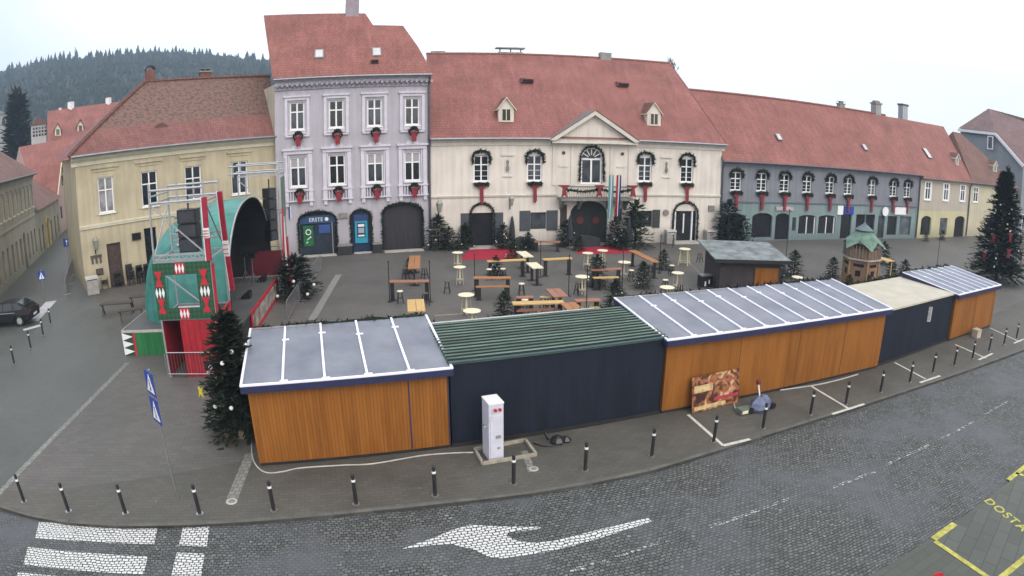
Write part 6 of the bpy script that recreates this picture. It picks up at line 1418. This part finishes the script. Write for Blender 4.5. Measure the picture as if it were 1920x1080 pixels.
# rear garlands of the hut row
def rowg(label,A,B,D,z,frac=(0,1)):
    A=Vector(A);B=Vector(B); d=(B-A).normalized(); n=Vector((-d.y,d.x)); pts=[]
    L=(B-A).length
    for k in range(15):
        t=frac[0]+(frac[1]-frac[0])*k/14; q=A+d*L*t+n*D; pts.append((q.x,q.y,z+random.uniform(-.04,.04)))
    garland('fir_garland',label,pts,.13,dens=30,w=.13,group='fir garlands on the hut roofs')
rowg('fir garland along the rear roof edge of the first orange hut',(-7.51,15.55),(-1.86,17.35),3.98,3.12)
rowg('fir garland along the rear edge of the green corrugated roof',(-1.83,17.4),(5.12,19.72),3.3,2.92)
rowg('fir garland along the rear roof edge of the long orange hut',(5.16,19.68),(16.28,23.1),4.0,3.12)
rowg('fir garland along the rear edge of the cream container roof',(16.32,23.25),(23.2,26.25),4.05,2.62)
rowg('fir garland along the rear roof edge of the last orange hut',(23.24,26.15),(28.8,28.37),4.0,2.86)
# wreaths and ribbons on the lavender building
def fobj(o,fr_,s,y,z): o.location=fpt(fr_[0],fr_[1],s,y,z); o.rotation_euler=(0,0,fr_[1])
wm=MB().tube([(.3*math.cos(2*math.pi*k/14),0,.3*math.sin(2*math.pi*k/14)) for k in range(15)],.13,6,cap=False,jit=.25)
random.seed(4)
for i in range(150):
    a=random.random()*6.283; c=Vector((.3*math.cos(a),-.02,.3*math.sin(a))); d=Vector((random.uniform(-1,1),random.uniform(-1,.2),random.uniform(-1,1))).normalized(); e=d.cross(Vector((.3,.5,.8))).normalized()*.04
    wm.q(c-e,c+d*.2,c+e)
rb_=MB().prism([(-.16,-.02),(.16,-.02),(.2,-.35),(.17,-.85),(.06,-.74),(-.04,-.85),(-.16,-.75),(-.22,-.3)],-.16,-.1).prism([(-.3,.1),(0,-.05),(.3,.1),(.26,-.16),(0,-.08),(-.26,-.16)],-.2,-.161)
wd=wm.mesh('ring',M['needle2']); rd_=rb_.mesh('ribbon',M['ribbon'])
for r_ in range(2):
    for k,c in enumerate(cs):
        o=thing('wreath',f'green wreath with red ribbon under the {["leftmost","second from left","third from left","rightmost"][k]} {["top-floor","middle-floor"][r_]} window of the lavender building','wreath',(0,0,0),0,'wreaths on the lavender building')
        fobj(o,LAV,c+.08,-.32,(9.35,4.95)[r_])
        for me,n in ((wd,'ring'),(rd_,'ribbon')): x=bpy.data.objects.new(n,me); COL.objects.link(x); x.parent=o
# red swags under town hall and long building windows
sw=MB().prism([(-.42,.05),(.42,.05),(.36,-.2),(.14,-.35),(.17,-1.35),(.04,-1.6),(-.1,-1.5),(-.14,-.35),(-.36,-.2)],-.16,-.06).mesh('ribbon',M['ribbon'])
gb=MB()
for i in range(140): 
    c=Vector((random.uniform(-.62,.62),-.12,random.uniform(-.1,.22))); d=Vector((random.uniform(-1,1),random.uniform(-1,.1),random.uniform(-1,.6))).normalized(); e=d.cross(Vector((.2,.6,.7))).normalized()*.05
    gb.q(c-e,c+d*.22,c+e)
gb=gb.box(-.6,.6,-.2,-.02,-.06,.14).mesh('fir_box',M['needle2'])
def swag(label,fr_,s,z,sc,group):
    o=thing('ribbon_swag',label,'ribbon swag',(0,0,0),0,group); fobj(o,fr_,s,-.1,z); o.scale=(sc,1,sc)
    for me,n in ((sw,'ribbon'),(gb,'fir_box')): x=bpy.data.objects.new(n,me); COL.objects.link(x); x.parent=o
for k,c in enumerate(wc): swag(f'red ribbon with fir sprig under the {["leftmost","second","third","rightmost"][k]} upper window of the cream town hall',TH,c,5.0,.95,'ribbons on the town hall')
for k,c in enumerate(bc): swag(f'red ribbon under the {ORD[k]} upper window from the left of the blue-grey building',BL,c,4.42,1.0,'ribbons on the blue-grey building')
def fpts(fr_,pts,y=-.12): return [fpt(fr_[0],fr_[1],s,y,z) for s,z in pts]
for k,c in enumerate(wc): garland('window_garland',f'dark fir garland hooding the {["leftmost","second","third","rightmost"][k]} upper window of the cream town hall',fpts(TH,[(c-.68,6.7)]+[(a,b) for a,b in arcpts(c,.68,7.72,.45,8)]+[(c+.68,6.7)]),.17,dens=60,w=.14,group='garlands on the town hall')
garland('window_garland','dark fir garland round the arched balcony window of the town hall',fpts(TH,[(12.05,5.2)]+arcpts(13.07,1.0,8.12,1.05,12)+[(14.1,5.2)]),.13,dens=50,w=.13,group='garlands on the town hall')
for k,c in enumerate(bc): garland('window_garland',f'dark fir garland hooding the {ORD[k]} upper window from the left of the blue-grey building',fpts(BL,[(c-.68,5.8)]+arcpts(c,.66,6.55,.35,6)+[(c+.68,5.8)]),.17,dens=60,w=.14,group='garlands on the blue-grey building')
for k,h in enumerate(O): garland('door_garland',f'dark fir garland round the {["bank entrance arch","cash machine arch","garage arch"][k]} of the lavender building',fpts(LAV,[(h[0],.2),(h[0],1.6)]+arcpts((h[0]+h[1])/2,(h[1]-h[0])/2,h[3]+.02,h[4],12)+[(h[1],1.6),(h[1],.2)]),.13,dens=50,w=.13,group='garlands on the lavender building')
for k in (0,2): h=Dt[k]; garland('door_garland',f'brownish garland arch over the {["left",0,"right-hand"][k]} door of the town hall',fpts(TH,[(h[0]-.05,.2),(h[0]-.05,2.0)]+arcpts((h[0]+h[1])/2,(h[1]-h[0])/2+.05,h[3]+.1,h[4],12)+[(h[1]+.05,2.0),(h[1]+.05,.2)]),.12,dens=50,w=.12,group='garlands on the town hall')
p_=[fpt(TH[0],TH[1],10.3+k*.43,-1.42,4.75-.25*math.sin(math.pi*((k%7)/7))) for k in range(15)]
garland('balcony_garland','dark fir garland draped along the town hall balcony railing',p_,.14,dens=50,w=.15)
for k,s in enumerate((10.4,13.3,16.2)):
    o=MB().prism([(-.45,.3),(.45,.3),(.1,0),(.25,-.7),(0,-.5),(-.25,-.7),(-.1,0)],-.06,.06).build('red_bow',M['ribbon'],loc=fpt(TH[0],TH[1],s,-1.5,4.75),rz=TH[1]); tag(o,f'red bow at the {["left end","middle","right end"][k]} of the town hall balcony railing','bow','bows on the balcony')
lantern('wall_lantern','black lantern on a bracket at the left corner of the town hall',fpt(TH[0],TH[1],.6,-.02,3.3),TH[1],1.4,.7)
lantern('wall_lantern','black lantern on the town hall right of the left door',fpt(TH[0],TH[1],6.3,-.02,3.6),TH[1],1.2,.6)
o=MB().box(-.3,.3,-.12,0,-.25,.25).build('wall_plaque',M['stone'],loc=fpt(TH[0],TH[1],24.3,-.02,3.0),rz=TH[1]); tag(o,'grey wall box at the right corner of the town hall','box')
o=MB().lathe((0,0,0),[(.27,0),(.27,.12)],16).build('wall_emblem',M['stone'],loc=fpt(TH[0],TH[1],19.85,-.02,2.6)); o.rotation_euler=(R(90),0,TH[1]); tag(o,'round grey emblem on the town hall between shutters and door','emblem')
o=thing('flagpole_bracket','blue and white pennant hanging on the lavender wall left of the bank arch','pennant',fpt(LAV[0],LAV[1],1.0,-.1,3.0),LAV[1]); MB().box(-.12,-.02,-.03,0,0,1.1).build('blue_strip',M['fnavy'],o); MB().box(.0,.08,-.03,0,.0,1.0).build('white_strip',M['fwhite'],o)
o=MB().box(-.35,.35,-.1,0,-.2,.2).build('wall_box',M['stone'],loc=fpt(LAV[0],LAV[1],5.15,-.02,3.0),rz=LAV[1]); tag(o,'dark grey box on the lavender wall between bank arch and cash machine','box')
for s,w,l in ((5.2,1.1,'low dark planter between the bank arch and the cash machine'),(7.75,.7,'low dark planter between the cash machine and the garage door')):
    o=thing('planter',l,'planter',fpt(LAV[0],LAV[1],s,-.45,0),LAV[1]); MB().box(-w/2,w/2,-.3,.3,0,.75).build('planter_box',M['black'],o); MB().box(-w/2-.03,w/2+.03,-.33,.33,.7,.78).build('planter_rim',M['stone'],o)
# bare tree above the town hall ridge
b=AT(1272,165,82); o=thing('bare_tree','bare leafless tree showing above the right end of the town hall ridge','tree',(b.x,b.y,0)); random.seed(11)
cr_=MB()
def br(p,d,l,r,n):
    q=p+d*l; cr_.tube([p,q],[r,r*.7],4,cap=False)
    if n==0: return
    for i in range(3 if n>1 else 4): 
        e=(d+Vector((random.uniform(-.75,.75),random.uniform(-.75,.75),random.uniform(-.25,.5)))).normalized(); br(p+d*l*random.uniform(.6,1),e,l*random.uniform(.55,.8),r*.62,n-1)
zt=AT(1270,100,82).z; br(Vector((0,0,zt-5.2)),Vector((-.1,0,1)).normalized(),1.9,.16,5)
cr_.build('crown',mat('pale_bark',(.12,.1,.1,1)),o,fix=False); MB().tube([(0,0,0),(0,0,zt-5.2)],[.35,.17],8).build('trunk',M['bark'],o)
# ================================================================== HILL, WOOD, SKY, AIR
random.seed(21)
def hz(az,r):
    """hill height for azimuth (deg, left negative) and distance"""
    pts=[(-90,60),(-60,82),(-50,90),(-44,96),(-40,99),(-34,98),(-28,90),(-22,82),(-15,72),(-5,50),(10,20),(30,8),(90,5)]
    for (a0,h0),(a1,h1) in zip(pts,pts[1:]):
        if a0<=az<=a1: H=h0+(h1-h0)*(az-a0)/(a1-a0); break
    else: H=5
    t=min(1,max(0,(r-190)/(640-190))); t=t*t*(3-2*t)
    return -.4+(H-4)*t+3.5*noise.noise(Vector((az*.12,r*.01,0)))*t
mb=MB(); A_=[-90+4*k for k in range(46)]; Rr_=[150,190,230,280,340,400,460,520,580,640,700,800]
pt=lambda a,r:(r*math.sin(R(a)),r*math.cos(R(a)),hz(a,r))
for a0,a1 in zip(A_,A_[1:]):
    for r0,r1 in zip(Rr_,Rr_[1:]): mb.q(pt(a0,r0),pt(a1,r0),pt(a1,r1),pt(a0,r1))
tag(mb.build('hills',mat('hill_ground',(.035,.045,.03,1),.95,.3,.03),fix=False),kind='structure')
mb=MB()
def ftree(P,h,kind,mb):
    n=6
    if kind<.5:
        for (z0,z1,r) in ((.12,.55,.24),(.36,.78,.19),(.6,1.0,.12)):
            i0=len(mb.v); a0=random.random()
            for j in range(n): a=a0+2*math.pi*j/n; q=r*h*random.uniform(.7,1.25); mb.v.append((P.x+q*math.cos(a),P.y+q*math.sin(a),P.z+h*(z0+random.uniform(-.05,.05))))
            mb.v.append((P.x+random.uniform(-.1,.1),P.y,P.z+h*z1))
            for j in range(n): mb.f.append((i0+j,i0+(j+1)%n,i0+n)); mb.m.append(0)
    else:
        i0=len(mb.v)
        for (z,r) in ((.25,.12),(.45,.3),(.7,.3),(.9,.16)):
            for j in range(n): a=2*math.pi*j/n; q=r*h*random.uniform(.55,1.3); mb.v.append((P.x+q*math.cos(a),P.y+q*math.sin(a),P.z+h*(z+random.uniform(-.07,.07))))
        mb.v.append((P.x,P.y,P.z+h))
        for k in range(3):
            for j in range(n): mb.f.append((i0+k*n+j,i0+k*n+(j+1)%n,i0+(k+1)*n+(j+1)%n,i0+(k+1)*n+j)); mb.m.append(1)
        for j in range(n): mb.f.append((i0+3*n+j,i0+3*n+(j+1)%n,i0+4*n)); mb.m.append(1)
for i in range(7500):
    az=random.uniform(-64,-8); r=random.uniform(235,660)
    if i<1500: r=random.uniform(600,668)
    hh=random.uniform(5,9)*(1 if random.random()<.88 else 1.7)
    x,y,z=pt(az,r); ftree(Vector((x,y,z-.8)),hh,random.random()*(.75 if hh<9 else .4),mb)
o=mb.build('forest',[mat('far_conifers',(.012,.022,.02,1),.9,.4,.02),mat('far_broadleaf',(.025,.032,.03,1),.9,.35,.02)],fix=False); tag(o,kind='stuff')
b=AT(36,300,150); o=fir('tall_conifer','tall dark conifer rising left of the red roofs below the hill','tree',(b.x,b.y,0),24.5,4.6,320,9,1.3,31,m='needle2',pw=.45)
mast_=AT(142,95,640); o=MB().tube([(0,0,0),(0,0,12)],.5,6).build('tower',M['stone'],loc=(mast_.x,mast_.y,mast_.z-9)); tag(o,'thin mast standing on the wooded hilltop','mast')
# air
hzm=bpy.data.materials.new('air'); hzm.use_nodes=True; n=hzm.node_tree.nodes; l=hzm.node_tree.links; n.remove(n['Principled BSDF'])
pv=n.new('ShaderNodeVolumePrincipled'); pv.inputs['Density'].default_value=.00065; pv.inputs['Color'].default_value=(.6,.8,1,1); pv.inputs['Anisotropy'].default_value=.1
l.new(pv.outputs[0],n['Material Output'].inputs['Volume'])
o=MB().box(-820,820,-60,830,-1.6,150).build('haze',hzm); tag(o,kind='stuff')
W=bpy.data.worlds.new('World'); S.world=W; W.use_nodes=True; n=W.node_tree.nodes; l=W.node_tree.links; bg=n['Background']
sky=n.new('ShaderNodeTexSky'); sky.sky_type='NISHITA'; sky.sun_disc=False; SE,SA=42,150; sky.sun_elevation=R(SE); sky.sun_rotation=R(SA); sky.dust_density=6; sky.air_density=1.2
b1=n.new('ShaderNodeBackground'); l.new(sky.outputs[0],b1.inputs[0]); b1.inputs[1].default_value=.06
# closed cloud deck: near-white, a little brighter to the right and overhead
tc=n.new('ShaderNodeTexCoord'); sx=n.new('ShaderNodeSeparateXYZ'); l.new(tc.outputs['Generated'],sx.inputs[0])
mr=n.new('ShaderNodeMapRange'); mr.inputs[1].default_value=-.75; mr.inputs[2].default_value=-.2; mr.inputs[3].default_value=0; mr.inputs[4].default_value=1; l.new(sx.outputs[0],mr.inputs[0])
nz=n.new('ShaderNodeTexNoise'); nz.inputs['Scale'].default_value=1.6; nz.inputs['Detail'].default_value=4; l.new(tc.outputs['Generated'],nz.inputs['Vector'])
ad=n.new('ShaderNodeMath'); ad.operation='MULTIPLY_ADD'; l.new(nz.outputs[0],ad.inputs[0]); ad.inputs[1].default_value=.5; l.new(mr.outputs[0],ad.inputs[2])
cr=n.new('ShaderNodeValToRGB'); e=cr.color_ramp.elements; e[0].position=.15; e[0].color=(.56,.62,.78,1); e[1].position=1.0; e[1].color=(1,1,1,1); x=e.new(.5); x.color=(.93,.96,1,1)
l.new(ad.outputs[0],cr.inputs[0])
l.new(cr.outputs[0],bg.inputs[0]); bg.inputs[1].default_value=1.45
sh=n.new('ShaderNodeAddShader'); l.new(bg.outputs[0],sh.inputs[0]); l.new(b1.outputs[0],sh.inputs[1]); l.new(sh.outputs[0],n['World Output'].inputs[0])
sd=bpy.data.lights.new('sun','SUN'); sd.energy=.9; sd.angle=R(35); sd.color=(1,.97,.93); so=bpy.data.objects.new('sun',sd); COL.objects.link(so)
# light comes from behind and above the camera, softened by the cloud
dirv=Vector((math.sin(R(SA))*math.cos(R(SE)),math.cos(R(SA))*math.cos(R(SE)),math.sin(R(SE)))); so.rotation_euler=dirv.to_track_quat('Z','Y').to_euler()
# ================================================================== CAMERA
cd=bpy.data.cameras.new('camera'); cam=bpy.data.objects.new('camera',cd); COL.objects.link(cam); S.camera=cam
cd.type='PANO'; cd.sensor_width=36; cd.sensor_fit='HORIZONTAL'; cd.clip_end=4000; cd.clip_start=.05
cc=cd; cc.panorama_type='FISHEYE_LENS_POLYNOMIAL'; cc.fisheye_fov=R(170)
q=1920/36/CF  # mm -> r
cc.fisheye_polynomial_k0=0; cc.fisheye_polynomial_k1=-q; cc.fisheye_polynomial_k2=0; cc.fisheye_polynomial_k3=-CK*q**3; cc.fisheye_polynomial_k4=0
cam.location=(0,0,CH)
cp,sp=math.cos(PITCH),math.sin(PITCH); Rm=Matrix(((1,0,0),(0,sp,-cp),(0,cp,sp)))   # columns: camera x, y, z axes in the world
Rz=Matrix.Rotation(ROLL,3,'Z'); cam.rotation_euler=(Rm@Rz).to_euler()
S.view_settings.view_transform='Standard'; S.view_settings.look='None'; S.view_settings.exposure=-.1; S.view_settings.gamma=1
S.render.engine='CYCLES'; S.cycles.max_bounces=5; S.cycles.diffuse_bounces=2; S.cycles.glossy_bounces=2; S.cycles.volume_bounces=0; S.cycles.use_denoising=True
for o in list(COL.objects):
    if o.type=='MESH' and o.data.users==1 and o.parent and o.name.split('.')[0] in ('door_frame','string_course','door_step','shop_frame','window_surround','window','label_plate','bracket','board_joint','wall_opening','deck_frame','guard_rail','red_motif','white_diamond','mast_motif','foot','case_edge','case_label','threshold','pilasters'):
        if o.name.startswith('window_surround') and o.parent.name!='street_building': continue
        split_pieces(o)
for o in COL.objects:
    n=o.name.split('.')[0]
    if n=='pilasters': o.name='pilaster'
